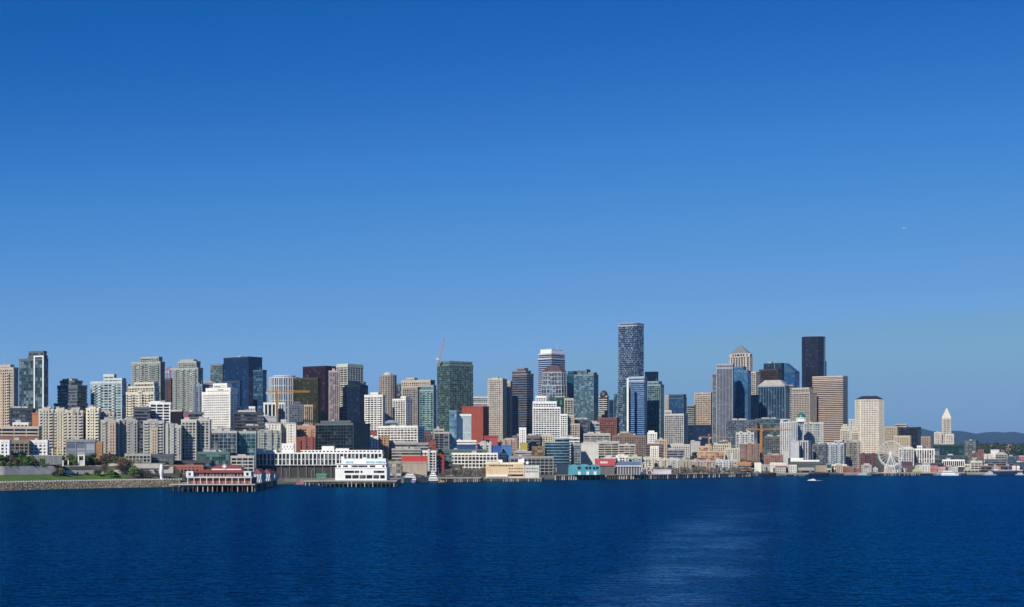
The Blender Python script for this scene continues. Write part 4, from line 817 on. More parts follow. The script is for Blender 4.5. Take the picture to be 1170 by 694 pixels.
B('teal paned right half of the long glass office building', 271.5,292,292.5,494, 90, D=14, style=(4.6,3.9,.3,.35,.4), col=(.42,.48,.48), gl=((.02,.08,.09),.45,.25), units=1, name='office_building')
B('dark flat penthouse above the long glass office building', 243,268,269,491.5, 145, D=14, style='bands', col=(.06,.065,.07), gl=g_dk, units=1)
B('low dark green glass hall behind the red pier restaurant', 226,262,263,517.5, 60, Y=1619, D=13, style=(3,4,.3,.4,.3), col=(.10,.17,.15), gl=((.015,.06,.05),.4,.3), units=3, name='glass_hall')
B('white framed terrace hall right of the dark green glass hall', 263.8,290,290.5,522, 28, D=14, style='wide', col=(.52,.50,.46), gl=g_dk, units=1)
condo = (.47,.47,.42)
def grey_condo(label, x0, x1, yt, d, col, n=3, tall=(.2,.7)):
    return B(label, x0, x1, x1+.5, yt+1.3, d, Y=1574+(x1-115)*.42+(d-100)*.6, D=20, style=(3.6,3.0,1.25,1.05,.45), col=col, gl=((.05,.055,.06),.3,.45), units=2,
             tiers=[(0,1,0,1,yt+1.5),(tall[0],tall[1],-.03,.95,yt)], balc=([(i+.5)/n for i in range(n)], yt+5, 519), name='condominium_block', group='grey green condominium blocks above the shore park')
grey_condo('leftmost grey green condominium block with salmon middle bay', 115.5, 136, 479.5, 100, condo)
B('salmon window bay strip on the leftmost grey green condominium', 124.5,132,132.2,482.5, 86, Y=1580.5-3.6, D=3.4, style='punch', col=(.52,.40,.31), gl=g_win, units=0, name='bay_tower')
grey_condo('dark balconied grey green condominium block', 137, 156.5, 479.8, 104, (.42,.42,.39), 3, (.4,.9))
grey_condo('grey green condominium right of the dark gap', 164, 187, 480.5, 100, condo)
B('salmon window bay strip on the condominium right of the gap', 173,180,180.2,490, 86, Y=1604-3.6, D=3.4, style='punch', col=(.54,.43,.34), gl=g_win, units=0, name='bay_tower')
grey_condo('pale tall bayed condominium block in the park row', 188, 206.5, 485.5, 96, (.52,.52,.47), 3, (.2,.55))
B('pale yellow grey condominium with white gridded face right in the park row', 207.5,224,224.5,480.5, 112, Y=1628, D=20, style=(4,3.0,.9,1.0,.5), col=(.60,.58,.50), gl=g_win, units=1, name='condominium_block')
B('pale grey condominium end block beside the long glass office', 224.8,239.5,240,479, 116, Y=1640, D=20, style=(4,3.0,1.4,1.1,.5), col=(.52,.51,.46), gl=g_win, units=2, tiers=[(0,1,0,1,480),(.2,.8,.1,.9,478.5)], name='condominium_block')
B('grey green townhouse row beneath the condominiums', 143,172,173,519.5, 62, D=10, style='grid', col=(.42,.41,.35), gl=g_dk, units=1)
B('black framed glass townhouse row beneath the condominiums', 173,198,199,520, 62, D=8, style='wide', col=(.10,.11,.12), gl=g_pale, units=1)
B('dark flat roofed cafe above the red brick shore building', 196,241,242,527.5, 33, D=8, style='bands', col=(.06,.065,.07), gl=g_dk, units=2)
B('low red brick shore building beside the white head sculpture', 188,232,232.5,532.5, 20, D=6, style=(4,5,1.6,1.6,.3), col=(.36,.13,.09), gl=g_dk, units=1, name='brick_building', zb=7.5)
cream = [(44.5,60.5,467.3,'leftmost cream condominium tower in the row of five'),(61.5,76.3,468,'second cream condominium tower from the left, warmest in tone'),(77,94.3,469,'cream condominium tower with brown roof left of the dark gap'),
 (98.8,112.5,466.3,'bright cream condominium tower right of the dark gap'),(113.5,130,471,'cream condominium tower with brown roof edge, right end of the row')]
cc = [(.62,.58,.49),(.68,.62,.48),(.58,.54,.46),(.70,.65,.50),(.54,.50,.43)]
for i, (a, b_, yt, lb) in enumerate(cream):
    B(lb, a, b_, b_+.5, yt+1, 150, Y=1578 + (i % 2)*4 + (26 if i == 4 else 0), D=20, style=(3.7,3.05,1.6,1.1,.5), col=cc[i], gl=g_win, units=2, capcol=(.25,.12,.09), tiers=[(0,1,0,1,yt+1.2),(.25,.75,-.05,.95,yt)],
      balc=((.15,.5,.85),yt+6,512), name='condominium_tower', group='cream condominium towers above the park')
B('dark slab painted as the shade in the gap between two cream condominium towers', 94.6,98.4,98.6,471, 170, Y=1598, D=8, style='blank', col=(.03,.035,.05), core=paint((.025,.03,.045)), frame=False, units=0, name='gap_shade_slab')  # near-black slab: shade of the gap between the towers put into its colour
B('low grey blue glass studio row below the cream condominiums', 75.5,108.5,109,503.5, 88, D=12, style=(9,6.5,.9,.9,.5), col=(.28,.28,.30), gl=((.22,.25,.30),.4,.3), units=1)
B('orange panelled end house right of the grey glass studios', 110,116.5,117,506, 84, D=9, style='punch', col=(.46,.24,.12), gl=g_dk, units=0)
B('bright white cubic apartment house at the far left edge', -25,10.5,11,504, 84, D=14, style=(4.2,3.2,2.2,1.6,.3), col=(.80,.79,.77), gl=g_dk, units=1)
B('olive brown house between the two white cubic houses', 11.8,33,33.4,504.5, 92, D=14, style=(4.2,3.2,1.2,1.0,.4), col=(.26,.22,.15), gl=g_dk, units=1)
B('bright white cubic apartment house beside the olive brown house', 33.8,54,54.5,504.3, 84, D=14, style=(4.2,3.2,2.0,1.6,.3), col=(.80,.79,.77), gl=g_dk, units=1)
B('brown and red tiled long roof behind the white cubic houses', -20,43,43.5,500.2, 120, D=10, style='blank', col=(.28,.13,.09), core=paint((.28,.13,.09)), frame=False, units=0)
# arched dormers round the foot of the pyramid roof
r_ = next(o for o in bpy.data.objects if o.get('label','').startswith('stone tower with arched shoulders'))
ys_ = [v.co for ch in r_.children if ch.name.startswith('facade_frame') for v in ch.data.vertices]
zt_ = max(v.z for v in ys_); wx_ = max(v.x for v in ys_); wy_ = max(v.y for v in ys_)
for dx, dy, an in ((0,-1,0),(0,1,0),(-1,0,1),(1,0,1)):
    m = MB(); q = MB(); rr_ = wx_*.2
    if an == 0: y = dy*wy_; m.bar((0,y*.84,zt_-4.6),(0,y*.96,zt_-4.6),rr_,20); q.bar((0,y*.9,zt_-4.6),(0,y*.965,zt_-4.6),rr_*.72,20)
    else: x = dx*wx_; m.bar((x*.84,0,zt_-4.6),(x*.96,0,zt_-4.6),rr_,20); q.bar((x*.9,0,zt_-4.6),(x*.965,0,zt_-4.6),rr_*.72,20)
    o = m.build('arched_dormer', paint((.60,.53,.44)), r_); q.build('pane', glass((.02,.03,.045),.3,.1), o)

# ------------------------------------------------------------------ shore furniture: walls, park, piers
conc = paint((.42,.40,.36), .85)
def strip_wall(name, p0, p1, d, z0, z1, th, mat, step=8, kind='structure', label=None, cat=None, zfun=None):
    m = MB(); px = p0
    while px < p1:
        q = min(px+step, p1)
        a, b_ = Vector((P(px,S(px)+d), S(px)+d)), Vector((P(q,S(q)+d), S(q)+d)); e = (b_-a); L = e.length; e.normalize(); nn = Vector((e.y,-e.x))
        za = zfun(px) if zfun else 0
        m.obox((a+b_)/2, (e.x,e.y), (nn.x,nn.y), L/2+.02, th/2, z0+za, z1+za); px = q
    o = m.build(name, mat); tag(o, label, cat, None, kind if not label else None); return o
strip_wall('seawall', 205, 1400, -.4, -4, 6.0, 1.2, paint((.30,.28,.24), .9), zfun=lambda p: 0 if p < 700 else -1.2*min(1,(p-700)/200))
sheet('retaining_wall', ground_mat('ramp_concrete', (.50,.46,.39), (.64,.60,.52), .15), list(range(-300, 200, 6)), [49.5,53.2], 0, zf=lambda p, d: (13.1 if d < 50 else 21.3 - (1.4 if p > 62 else 0)))
sheet('meadow', ground_mat('rough_meadow', (.05,.075,.02), (.12,.13,.05), .12), list(range(-300, 62, 6)), [54,62,70,79], .15)
sheet('ramp', ground_mat('ramp_paving', (.50,.48,.43), (.60,.58,.53), .15), list(range(62, 200, 6)), [53.6,57,60], .2)
rail = empty('seaside_railing', (P(100,S(100)+12), S(100)+12, 7)); tag(rail, 'long white railing along the seaside path of the park', 'railing')
m = MB(); o0 = rail.location
for h in (.55, 1.05):
    for px in range(-280, 205, 6):
        a = Vector((P(px,S(px)+12.3), S(px)+12.3, 6.9+h))-o0; b_ = Vector((P(px+6,S(px+6)+12.3), S(px+6)+12.3, 6.9+h))-o0
        m.bar(a, b_, .09, 4)
m.build('rail', paint((.7,.7,.68), .5), rail)
m = MB(); m.box(-.35,.35,-.1,.1,-.2,1.15); m.box(-.45,.45,-.16,.16,1.15,1.25)
first = None
for i in range(90):
    px = -60 + i*3; p = Vector((P(px,S(px)+12.3), S(px)+12.3, 6.9))-o0
    if first is None: first = m.build('post', paint((.7,.7,.68), .5), rail); c = first
    else: c = first.copy(); COL.objects.link(c)
    c.location = p

# the tall white head
hd = empty('head_sculpture', (P(184.6,S(184)+14.5), S(184)+14.5, 7.4)); tag(hd, 'tall smooth white head sculpture standing on the park shore', 'sculpture')
m = MB(); n = 28; prof = [(0,2.0),(1.2,1.75),(2.2,1.6),(3.2,1.75),(4.4,2.05),(6,2.3),(8,2.45),(10,2.4),(12,2.2),(13.6,1.75),(14.8,1.1),(15.4,.35)]
for z, r in prof:
    for k in range(n):
        an = 2*math.pi*k/n; fr_ = max(0, -math.sin(an))**6                 # face towards the water
        nose = 0.55*math.exp(-((z-7.2)/1.5)**2)*fr_**2.0; brow = .25*math.exp(-((z-9.6)/.6)**2)*max(0,-math.sin(an))**2
        lips = .28*math.exp(-((z-4.9)/.45)**2)*fr_; chin = .3*math.exp(-((z-3.5)/.5)**2)*fr_
        eye = -.3*(math.exp(-((z-8.8)/.5)**2))*(math.exp(-((an-4.32)/.2)**2)+math.exp(-((an-5.1)/.2)**2))
        q = r+nose+brow+lips+chin+eye; m.v.append((q*.86*math.cos(an), q*1.15*math.sin(an), z))
for a in range(len(prof)-1):
    for k in range(n): j=(k+1)%n; m.f.append((a*n+k,a*n+j,(a+1)*n+j,(a+1)*n+k))
m.f.append(tuple(range((len(prof)-1)*n, len(prof)*n)))
m.build('head', paint((.82,.81,.79), .5, .05), hd, smooth=True)
m = MB(); m.box(-3,3,-2.5,2.5,-.8,.02); m.build('plinth', conc, hd)

# piers
piling_mats = [paint((.10,.08,.06), .9), paint((.44,.40,.33), .9)]
def pier(label, a, b_, Yf, c, Yb, zt=5.8, npil=60, deckcol=(.30,.27,.22), name='pier', Yr=None, fat=1.0):
    fl, frr = Vector((P(a,Yf),Yf)), Vector((P(b_,Yr or Yf),Yr or Yf)); br = Vector((P(c,Yb),Yb)); bl = fl + (br-frr)
    cen = (fl+frr+br+bl)/4; root = empty(name, (cen.x,cen.y,0)); tag(root, label, 'pier', 'pile piers along the shore')
    poly = [tuple(p-cen) for p in (fl,frr,br,bl)]
    m = MB(); m.prism(poly, zt-1.1, zt); m.build('deck', paint(deckcol, .9), root)
    m = MB(); m.prism(offset(poly,.35), zt-.75, zt-.05)
    m.build('deck_edge', paint((.46,.42,.35), .9), root)
    meshes = []
    for k in (0,1):
        q = MB(); q.bar((0,0,-3),(0,0,zt-.8), (.5 if k else .38)*fat, 7, (.46 if k else .34)*fat); meshes.append(q)
    protos = [None, None]; rn = random.Random(label)
    Lf, Ls = (frr-fl).length, (br-frr).length; nf = max(4, int(npil*Lf/(Lf+Ls))); pts = []
    for i in range(nf): pts.append(fl.lerp(frr, (i+.5)/nf))
    for i in range(npil-nf): pts.append(frr.lerp(br, (i+.5)/(npil-nf)))
    inn = (cen-fl).normalized()
    for i, p in enumerate(pts):
        k = 1 if rn.random() < .45 else 0
        if protos[k] is None: protos[k] = meshes[k].build('piling', piling_mats[k], root); o = protos[k]
        else: o = protos[k].copy(); COL.objects.link(o)
        v = p - cen; o.location = (v.x*.994+rn.uniform(-.3,.3), v.y*.994+rn.uniform(0,1.2), 0)
    q = MB()                                                   # dark bracing beams under the deck
    q.prism([tuple(p*.93) for p in map(Vector, poly)], zt-1.8, zt-1.12)
    for i in range(int(Lf/6)):
        p = fl.lerp(frr, (i+.5)/int(Lf/6)) - cen; q.box(p.x-.25,p.x+.25,p.y+3,p.y+3.6,-2,zt-1.5)
    q.build('cross_beam', paint((.05,.04,.035), .95), root)
    return root
pier('broad dark pile pier carrying the red roofed restaurant', 194.5, 291, 1322, 316.5, 1650, 6.4, 96)
pier('pile pier with concrete posts under the stepped white office', 365.5, 453, 1527, 458, 1700, 6.2, 60)
pier('dark pile pier under the peach and white terminal building', 553.5, 619, 1850, 622, 1880, 4.6, 60)
pier('small low timber pier left of the white office', 347, 364.5, 1590, 366, 1665, 5.0, 20)
pier('short pile dock holding moored boats beside the red warehouse', 500, 549, 1812, 552, 1850, 5.2, 40)
for i, (a, b_, lb) in enumerate([(633,690,'weathered pile wharf under the turquoise aquarium hall'),(690.6,748,'pile wharf in front of the long blue roofed shed'),(748.6,806,'pile wharf in front of the rounded cream condominiums'),(806.6,858,'pile wharf in front of the orange pavilion')]):
    pier(lb, a, b_, S(a)-16, b_+.3, S(b_)-1.2, 6.6-.35*i, 26, (.36,.34,.30), Yr=S(b_)-16, fat=2.0)
pier('low dark pier under the great white wheel', 1003, 1047, 2440, 1048, 2475, 4.4, 50)
pier('low pier with floats between tugboats and hotel', 887, 943, 2375, 944, 2418, 3.6, 50, (.40,.37,.31))
pier('low dark ferry dock at the right', 1048, 1102, 2455, 1104, 2500, 4.2, 50)

WH = (.76,.75,.72)
def box_bld(name, label, cat, x0, x1, Y, dep, z0, yt, mat, parts, group=None):
    """straight-on building: parts(root, W, H, D, put) adds the pieces; local origin at front middle base"""
    k = Y/F; W = (x1-x0)*k; cx = P((x0+x1)/2, Y); H = ZZ(yt, Y)-z0
    root = empty(name, (cx, Y+dep/2, z0)); tag(root, label, cat, group)
    FOOT.append((label, [(cx-W/2,Y),(cx+W/2,Y),(cx+W/2,Y+dep),(cx-W/2,Y+dep)]))
    def put(nm, m, mt, parent=None, loc=None, rz=0):
        o = m.build(nm, mt, parent or root); 
        if loc: o.location = loc
        o.rotation_euler.z = rz; return o
    parts(root, W, H, dep, put, lambda px: P(px, Y)-cx, lambda py: ZZ(py, Y)-z0); return root
redroof = paint((.29,.055,.05), .8); whitep = paint(WH, .6, .08); dglass = glass((.015,.022,.03), .3, .2)
def hiproof(x0,x1,y0,y1,z0,z1,over=.8):
    m = MB(); a=[(x0-over,y0-over),(x1+over,y0-over),(x1+over,y1+over),(x0-over,y1+over)]; h=(y1-y0)*.42
    m.prism(a, z0, z0+.25); i=len(m.v); m.v += [(p[0],p[1],z0+.27) for p in a]+[(x0+h,(y0+y1)/2,z1),(x1-h,(y0+y1)/2,z1)]
    m.f += [(i,i+1,i+5,i+4),(i+1,i+2,i+5),(i+2,i+3,i+4,i+5),(i+3,i,i+4)]; return m
def restaurant(root, W, H, D, put, X, Z):
    xa, xb = X(213), X(288); z1, z2, z3 = Z(545.6), Z(541), Z(536.6)
    m = MB(); m.box(xa+1.5,xb-1.5,-D/2+3.5,D/2,0,z1); put('wall', m, paint((.26,.10,.09), .85))
    m = MB(); m.box(xa,xb,-D/2,D/2,z1-.5,z1); put('balcony_floor', m, whitep)
    n = 11
    for i in range(n): 
        m = MB(); x = xa+1+(xb-xa-2)*i/(n-1); m.box(x-.22,x+.22,-D/2+.3,-D/2+.8,0,z1-.5); put('column', m, whitep)
    m = MB()
    m.box(xa,xb,-D/2,-D/2+.2,z1+.85,z1+1.0)
    for i in range(40): x = xa+(xb-xa)*i/59; m.box(x-.05,x+.05,-D/2+.02,-D/2+.12,z1,z1+.85)
    put('railing', m, whitep)
    m = MB(); m.box(xa+4,xb-4,-D/2+5,D/2-3,z1+.3,z2+.6); put('upper_wall', m, paint((.30,.20,.17)))
    for i in range(16):
        m = MB(); x = xa+6+(xb-xa-12)*i/15; m.box(x-.8,x+.8,-D/2+4.8,-D/2+5.1,z1+1,z2); put('window', m, dglass)
    put('roof', hiproof(xa+3.2,xb-3.2,-D/2+4,D/2-2,z2+.6,z3,1.2), redroof)
    xc, xd = X(238), X(272); m = MB(); m.box(xc,xd,-2,D/2-6,z2+1.5,z3+1.2); put('attic_wall', m, whitep)
    put('roof', hiproof(xc,xd,-2,D/2-6,z3+1.2,Z(531.5),1.0), redroof)
    m = MB(); c = Vector((X(253),-3.2,Z(533.2)))
    for k in range(8): an=math.pi*k/4; m.bar(c, c+Vector((math.cos(an)*2.1,0,math.sin(an)*2.1)), .28, 6)
    m.bar(c+Vector((0,-.3,0)), c+Vector((0,.3,0)), 1.0, 14); put('rosette', m, whitep)
    for xx in (X(216.5), X(282.5)):
        m = MB(); m.box(xx-3.2,xx+3.2,-D/2+.6,-D/2+7,z1+.3,Z(538.6)); o = put('corner_tower', m, paint((.60,.66,.68)))
        q = MB(); q.box(xx-1,xx+1,-D/2+.45,-D/2+.6,z1+1.6,z1+4); put('window', q, dglass, o)
box_bld('restaurant', 'white porticoed waterfront restaurant with stepped red roofs on the broad dark pier', 'restaurant', 213, 288, 1332, 34, 6.4, 531, None, restaurant)
def lattice_hall(root, W, H, D, put, X, Z):
    m = MB(); m.box(-W/2,W/2,-D/2,D/2,0,H*.62); put('wall', m, paint((.34,.40,.46)))
    m = MB(); m.v=[(-W/2-.5,-D/2-.5,H*.63),(W/2+.5,-D/2-.5,H*.63),(W/2+.5,D/2+.5,H*.63),(-W/2-.5,D/2+.5,H*.63),(0,-D/2-.5,H),(0,D/2+.5,H)]
    m.f=[(0,1,4),(1,2,5,4),(2,3,5),(3,0,4,5),(3,2,1,0)]; put('roof', m, paint((.22,.06,.07)))
    for sgn in (-1,1):
        for x in (-W*.3, 0, W*.3):
            m = MB(); m.bar((x,-D/2-.9,0),(x+sgn*W*.16,-D/2-.9,H*.6), .3, 5); put('brace', m, whitep)
for i, (x0,x1,Y,yt,lb) in enumerate([(288.5,299,1400,535.5,'blue grey pier shed with white braces beside the red restaurant'),(300,309,1480,536,'maroon roofed pier shed with white braces near the pier end'),(308.5,314.5,1575,539,'small red roofed shed at the shore end of the broad pier')]):
    box_bld('pier_shed', lb, 'shed', x0, x1, Y, 24, 6.4, yt, None, lattice_hall, 'sheds along the pier side')
def office69(root, W, H, D, put, X, Z):
    def lvl(nm, a, b_, y0, y1, f, bk, mat=whitep):
        m = MB(); m.box(X(a),X(b_),-D/2+f,D/2-bk,Z(y1)-.01,Z(y0)); return put(nm, m, mat)
    base = lvl('wall', 383, 441.8, 535.2, 549, 0, 0); lvl('upper_wall', 384.5, 440.5, 531, 535.2, 3.5, 3); lvl('penthouse', 389, 440, 524.3, 531, 8, 6)
    m = MB(); m.box(X(382.6),X(442.3),-D/2-.5,D/2,Z(535.2)+.01,Z(534.3)); put('parapet', m, whitep)
    m = MB(); m.box(X(383.6),X(441.4),-D/2+2.5,D/2-2,Z(530.6),Z(529.6)); put('cornice', m, whitep)
    for a,b_,y0,y1 in [(394.5,401.5,543,547),(402.5,409.8,543,547),(410.8,417.8,543,547),(418.8,425.4,543,547),(426.6,433.2,543,547),(434.4,439.6,543,547),(393.5,404.5,538,540.6),(405.2,410.4,538,540.6),(412,414.2,538,540.6),(427,439.2,538,540.6)]:
        m = MB(); m.box(X(a),X(b_),-D/2-.12,-D/2+.2,Z(y1),Z(y0)); put('window', m, dglass)
    for a,b_ in [(386,389),(391.5,397),(401,408.5),(409,419.5),(422,428.5),(436.5,439)]:
        m = MB(); m.box(X(a),X(b_),-D/2+3.38,-D/2+3.8,Z(534),Z(532)); put('window', m, dglass)
    for a,b_,t in [(394,402,523.6),(417,426.5,523.8),(428,438.5,524)]:
        m = MB(); m.prism([(X(a),-D/2+6.5),(X(b_),-D/2+6.5),(X(b_),-D/2+14),(X(a),-D/2+14)], Z(530), [Z(528),Z(528),Z(t),Z(t)]); put('skylight', m, glass((.30,.48,.55),.3,.1))
    for x,h in ((389.5,521.8),(414.5,523),(433,522.5)):
        m = MB(); m.box(X(x)-1.6,X(x)+1.6,-D/2+15,-D/2+19,Z(526),Z(h)); put('roof_box', m, whitep)
    m = MB(); m.bar((X(431),-D/2+12,Z(525)),(X(431),-D/2+12,Z(514)), .16, 6); put('flagpole', m, whitep)
box_bld('pier_office', 'stepped bright white pier office with dark ribbon windows and glass skylights', 'office', 383, 441.8, 1540, 40, 6.2, 524, None, office69)
def term66(root, W, H, D, put, X, Z):
    pm, gm_ = paint((.64,.49,.30), .85), paint((.55,.54,.49), .85)
    m = MB(); m.box(X(555),X(599),-D/2,D/2,0,Z(530.5)); put('wall', m, pm)
    m = MB(); m.box(X(599)+.02,X(616),-D/2+1,D/2,0,Z(532)); put('wing_wall', m, gm_)
    m = MB(); m.box(X(554.6),X(570),-D/2-.4,D/2,Z(530.4),Z(527.5)); m.box(X(570)+.02,X(598),-D/2+1,D/2,Z(530.4),Z(528.6)); put('parapet', m, paint((.76,.66,.50)))
    for i in range(12):
        m = MB(); x = X(559.5+i*2.35); m.bar((x,-D/2-.1,Z(532.2)),(x,-D/2+.3,Z(532.2)), 1.05, 10); put('arched_window', m, dglass)
    for r_,y in enumerate((535.6,539.2)):
        for i in range(9):
            m = MB(); x = X(582+i*1.9); m.box(x-.5,x+.5,-D/2-.1,-D/2+.2,Z(y)-.8,Z(y)+.8); put('window', m, dglass)
        for i in range(8):
            m = MB(); x = X(601+i*1.9); m.box(x-.5,x+.5,-D/2+.9,-D/2+1.2,Z(y)-.8,Z(y)+.8); put('window', m, dglass)
    m = MB(); m.box(X(556),X(580),-D/2-1.5,-D/2-.02,Z(544.8),Z(542.6)); put('canopy', m, whitep)
    m = MB(); m.box(X(580.5),X(598),-D/2-.1,-D/2+.2,Z(544.4),Z(542.2)); put('shop_window', m, dglass)
    for a,b_,t in ((569,574,525.5),(592,596,525),(596.2,599,523.8),(601,604,527.5)):
        m = MB(); m.box(X(a),X(b_),0,4,Z(530.5),Z(t)); put('roof_box', m, whitep)
box_bld('terminal', 'peach three storey pier terminal with a pale grey wing and white roof boxes', 'terminal', 554.5, 616, 1858, 22, 4.6, 527, None, term66)
def teal_hall(root, W, H, D, put, X, Z):
    tq = paint((.07,.30,.36), .75)
    m = MB(); m.box(-W/2,W/2,-D/2,D/2,0,Z(534)); put('wall', m, tq)
    for a,b_,t in ((650,662,531),(662.2,674,530.4),(674.2,685.5,531)):
        xs = [X(a)+(X(b_)-X(a))*i/8 for i in range(9)]; m = MB(); n_ = 9
        prof = [(x, Z(534)+.02+(Z(t)-Z(534))*(.45+.55*math.sin(math.pi*i/8))) for i, x in enumerate(xs)]
        pts = [(xs[0],Z(534)+.02)]+prof+[(xs[-1],Z(534)+.02)]; k=len(pts)
        m.v = [(x,-D/2-.2,z) for x,z in pts]+[(x,D/2,z) for x,z in pts]; m.f=[tuple(range(k)),tuple(range(2*k-1,k-1,-1))]+[(i,k+i,k+(i+1)%k,(i+1)%k) for i in range(k)]
        put('vaulted_roof', m, tq)
    for a,b_ in ((660,664.5),(668.5,672),(673,675.5),(677.5,680),(681,684)):
        m = MB(); m.box(X(a),X(b_),-D/2-.3,-D/2+.1,Z(536.4),Z(533.4)); put('window', m, dglass)
    for a in (660.5,670,678.5):
        m = MB(); m.box(X(a),X(a+3),-D/2-.2,-D/2+.1,0.02,Z(539)); put('door', m, whitep)
box_bld('aquarium_hall', 'turquoise pier hall with three shallow vaulted roofs', 'hall', 649.5, 685.8, 1984, 30, 6.6, 530, None, teal_hall)
B('dark navy pier hall joined to the left of the turquoise hall', 636,648.8,649.2,531, 6, D=28, style='blank', col=(.012,.03,.06), core=paint((.012,.03,.06)), frame=False, units=0, zb=6.4, name='pier_hall')
def red_hall(root, W, H, D, put, X, Z):
    m = MB(); m.box(-W/2,W/2,-D/2,D/2,Z(532.4),H); put('fascia', m, paint((.46,.07,.08), .6))
    m = MB(); m.box(-W/2+1,W/2-1,-D/2+1.5,D/2,0,Z(532.4)-.02); put('wall', m, paint((.12,.11,.11)))
    m = MB(); x=X(686)
    for w_ in (2.2,1.2,1.6,.9,1.4): m.box(x,x+w_,-D/2-.1,-D/2+.1,Z(529.6),Z(527.6)); x+=w_+.55
    put('sign_lettering', m, whitep)
    m = MB(); m.box(-W/2-.4,W/2+.4,-D/2-.4,D/2,H,H+.6); put('roof', m, paint((.55,.35,.33)))
box_bld('red_hall', 'red fascia waterfront hall with small white lettering behind the turquoise hall', 'hall', 681, 703, 2052, 22, 6.2, 524.5, None, red_hall)
def blue_shed(root, W, H, D, put, X, Z):
    m = MB(); m.box(-W/2+1,W/2-1,-D/2+1,D/2-1,0,Z(532.6)); put('wall', m, paint((.10,.10,.11)))
    m = MB(); m.v=[(-W/2,-D/2-1,Z(532.4)),(W/2,-D/2-1,Z(532.4)),(W/2,D/2+1,Z(532.4)),(-W/2,D/2+1,Z(532.4)),(-W/2,0,H),(W/2,0,H)]; m.f=[(0,1,5,4),(1,2,5),(2,3,4,5),(3,0,4),(3,2,1,0)]
    put('roof', m, paint((.12,.17,.27), .5))
    m = MB(); m.box(-W/2-.1,W/2+.1,-D/2-1.4,-D/2-1.02,Z(533.2),Z(532.2)); put('gutter', m, whitep)
    for i in range(9): m = MB(); x=-W/2+2+(W-4)*i/8; m.box(x-.25,x+.25,-D/2-.9,-D/2-.4,0,Z(533)); put('column', m, whitep)
box_bld('pier_shed', 'long open shed with slate blue roof and white eaves', 'shed', 704, 732.5, 2050, 22, 5.8, 527.5, None, blue_shed)

# long white hall behind the first piers
def long_hall(root, W, H, D, put, X, Z):
    zt, zm = Z(518.2), Z(531.8)
    m = MB(); m.box(-W/2+1,W/2-1,-D/2+1.2,D/2,zm,zt-.5); put('glazing', m, glass((.02,.028,.035),.25,.25,5,4.6))
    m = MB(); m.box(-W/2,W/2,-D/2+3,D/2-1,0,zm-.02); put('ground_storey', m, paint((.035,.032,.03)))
    m = MB(); m.box(-W/2,W/2,-D/2,D/2,zt-.6,zt+1.0); m.box(-W/2,W/2,-D/2,D/2,zm,zm+.5); put('wall', m, whitep)
    n = 33
    for i in range(n+1):
        m = MB(); x = -W/2+.6+(W-1.2)*i/n; wd_ = .95 if i % 3 else 1.5; m.box(x-wd_/2,x+wd_/2,-D/2+.1,-D/2+1.3,zm+.5,zt-.6); put('pier_column', m, whitep)
    m = MB(); m.box(-W/2+1,W/2-1,-D/2+.9,-D/2+1.25,(zm+zt)/2-.4,(zm+zt)/2+.4); put('transom', m, paint((.5,.5,.48)))
    m = MB(); m.box(X(343),W/2-.8,-D/2+4,D/2-3,zt+1.02,Z(514.4)); at_ = put('attic', m, whitep)
    for i in range(22): q = MB(); x = X(344.5+i*4.2); q.box(x-1.3,x+1.3,-D/2+3.85,-D/2+4.1,zt+1.6,Z(515.3)); put('window', q, dglass, at_)
    for a,b_,t in ((291.5,300,512.6),(302,315,514.4),(321,335,506.8),(367,381,509.8),(383,398,512.5)):
        m = MB(); m.box(X(a),X(b_),-D/2+5,-D/2+12,zt+1.02 if a < 343 else Z(514.4)+.02,Z(t)); put('roof_house', m, whitep)
    for i in range(8): m = MB(); x = X(322.3+i*1.8); m.box(x-.4,x+.4,-D/2+4.9,-D/2+5.1,Z(514)+(i%2)*2.6,Z(512.5)+(i%2)*2.6); put('window', m, dglass)
    for i in range(16): m = MB(); x=-W/2+2+(W-4)*i/15; m.box(x-.22,x+.22,-D/2+.5,-D/2+.95,0,zm); put('column', m, paint((.22,.21,.19)))
box_bld('exhibition_hall', 'very long white columned hall with tall dark window bays behind the pier office', 'hall', 291, 437, S(364)+62, 30, 6, 514, None, long_hall)
B('small green roofed hut at the quay left of the stepped white office', 361.5,372.5,373,544, 20, D=8, style='blank', col=(.08,.24,.17), core=paint((.09,.27,.20)), frame=False, units=0, cap=('gable',541.3), capcol=(.08,.26,.18), name='quay_hut')

# the great wheel
Yw = 2452; wr = empty('ferris_wheel', (P(1018,Yw), Yw, 4.4), R(-28)); tag(wr, 'great white observation wheel with enclosed cabins on the shore', 'ferris wheel')
wp = paint((.74,.74,.71), .5, .04); zc = ZZ(518.5,Yw)-4.4; RW = 20.3
for yy in (-1.3, 1.3):
    m = MB(); n = 64
    for i in range(n):
        a, b_ = 2*math.pi*i/n, 2*math.pi*(i+1)/n
        m.bar((RW*math.cos(a),yy,zc+RW*math.sin(a)),(RW*math.cos(b_),yy,zc+RW*math.sin(b_)), .24, 5)
        m.bar(((RW-1.6)*math.cos(a),yy,zc+(RW-1.6)*math.sin(a)),((RW-1.6)*math.cos(b_),yy,zc+(RW-1.6)*math.sin(b_)), .18, 4)
        m.bar(((RW-1.6)*math.cos(a),yy,zc+(RW-1.6)*math.sin(a)),(RW*math.cos(b_),yy,zc+RW*math.sin(b_)), .1, 4)
    m.build('rim', wp, wr)
for i in range(21):
    a = 2*math.pi*(i+.5)/21; m = MB()
    for yy, y0 in ((-1.3,-2.2),(1.3,2.2)): m.bar((0,y0,zc),(RW*math.cos(a),yy,zc+RW*math.sin(a)), .17, 4)
    m.build('spoke', wp, wr)
m = MB(); m.bar((0,-3.6,zc),(0,3.6,zc),1.5,14); m.build('hub', wp, wr)
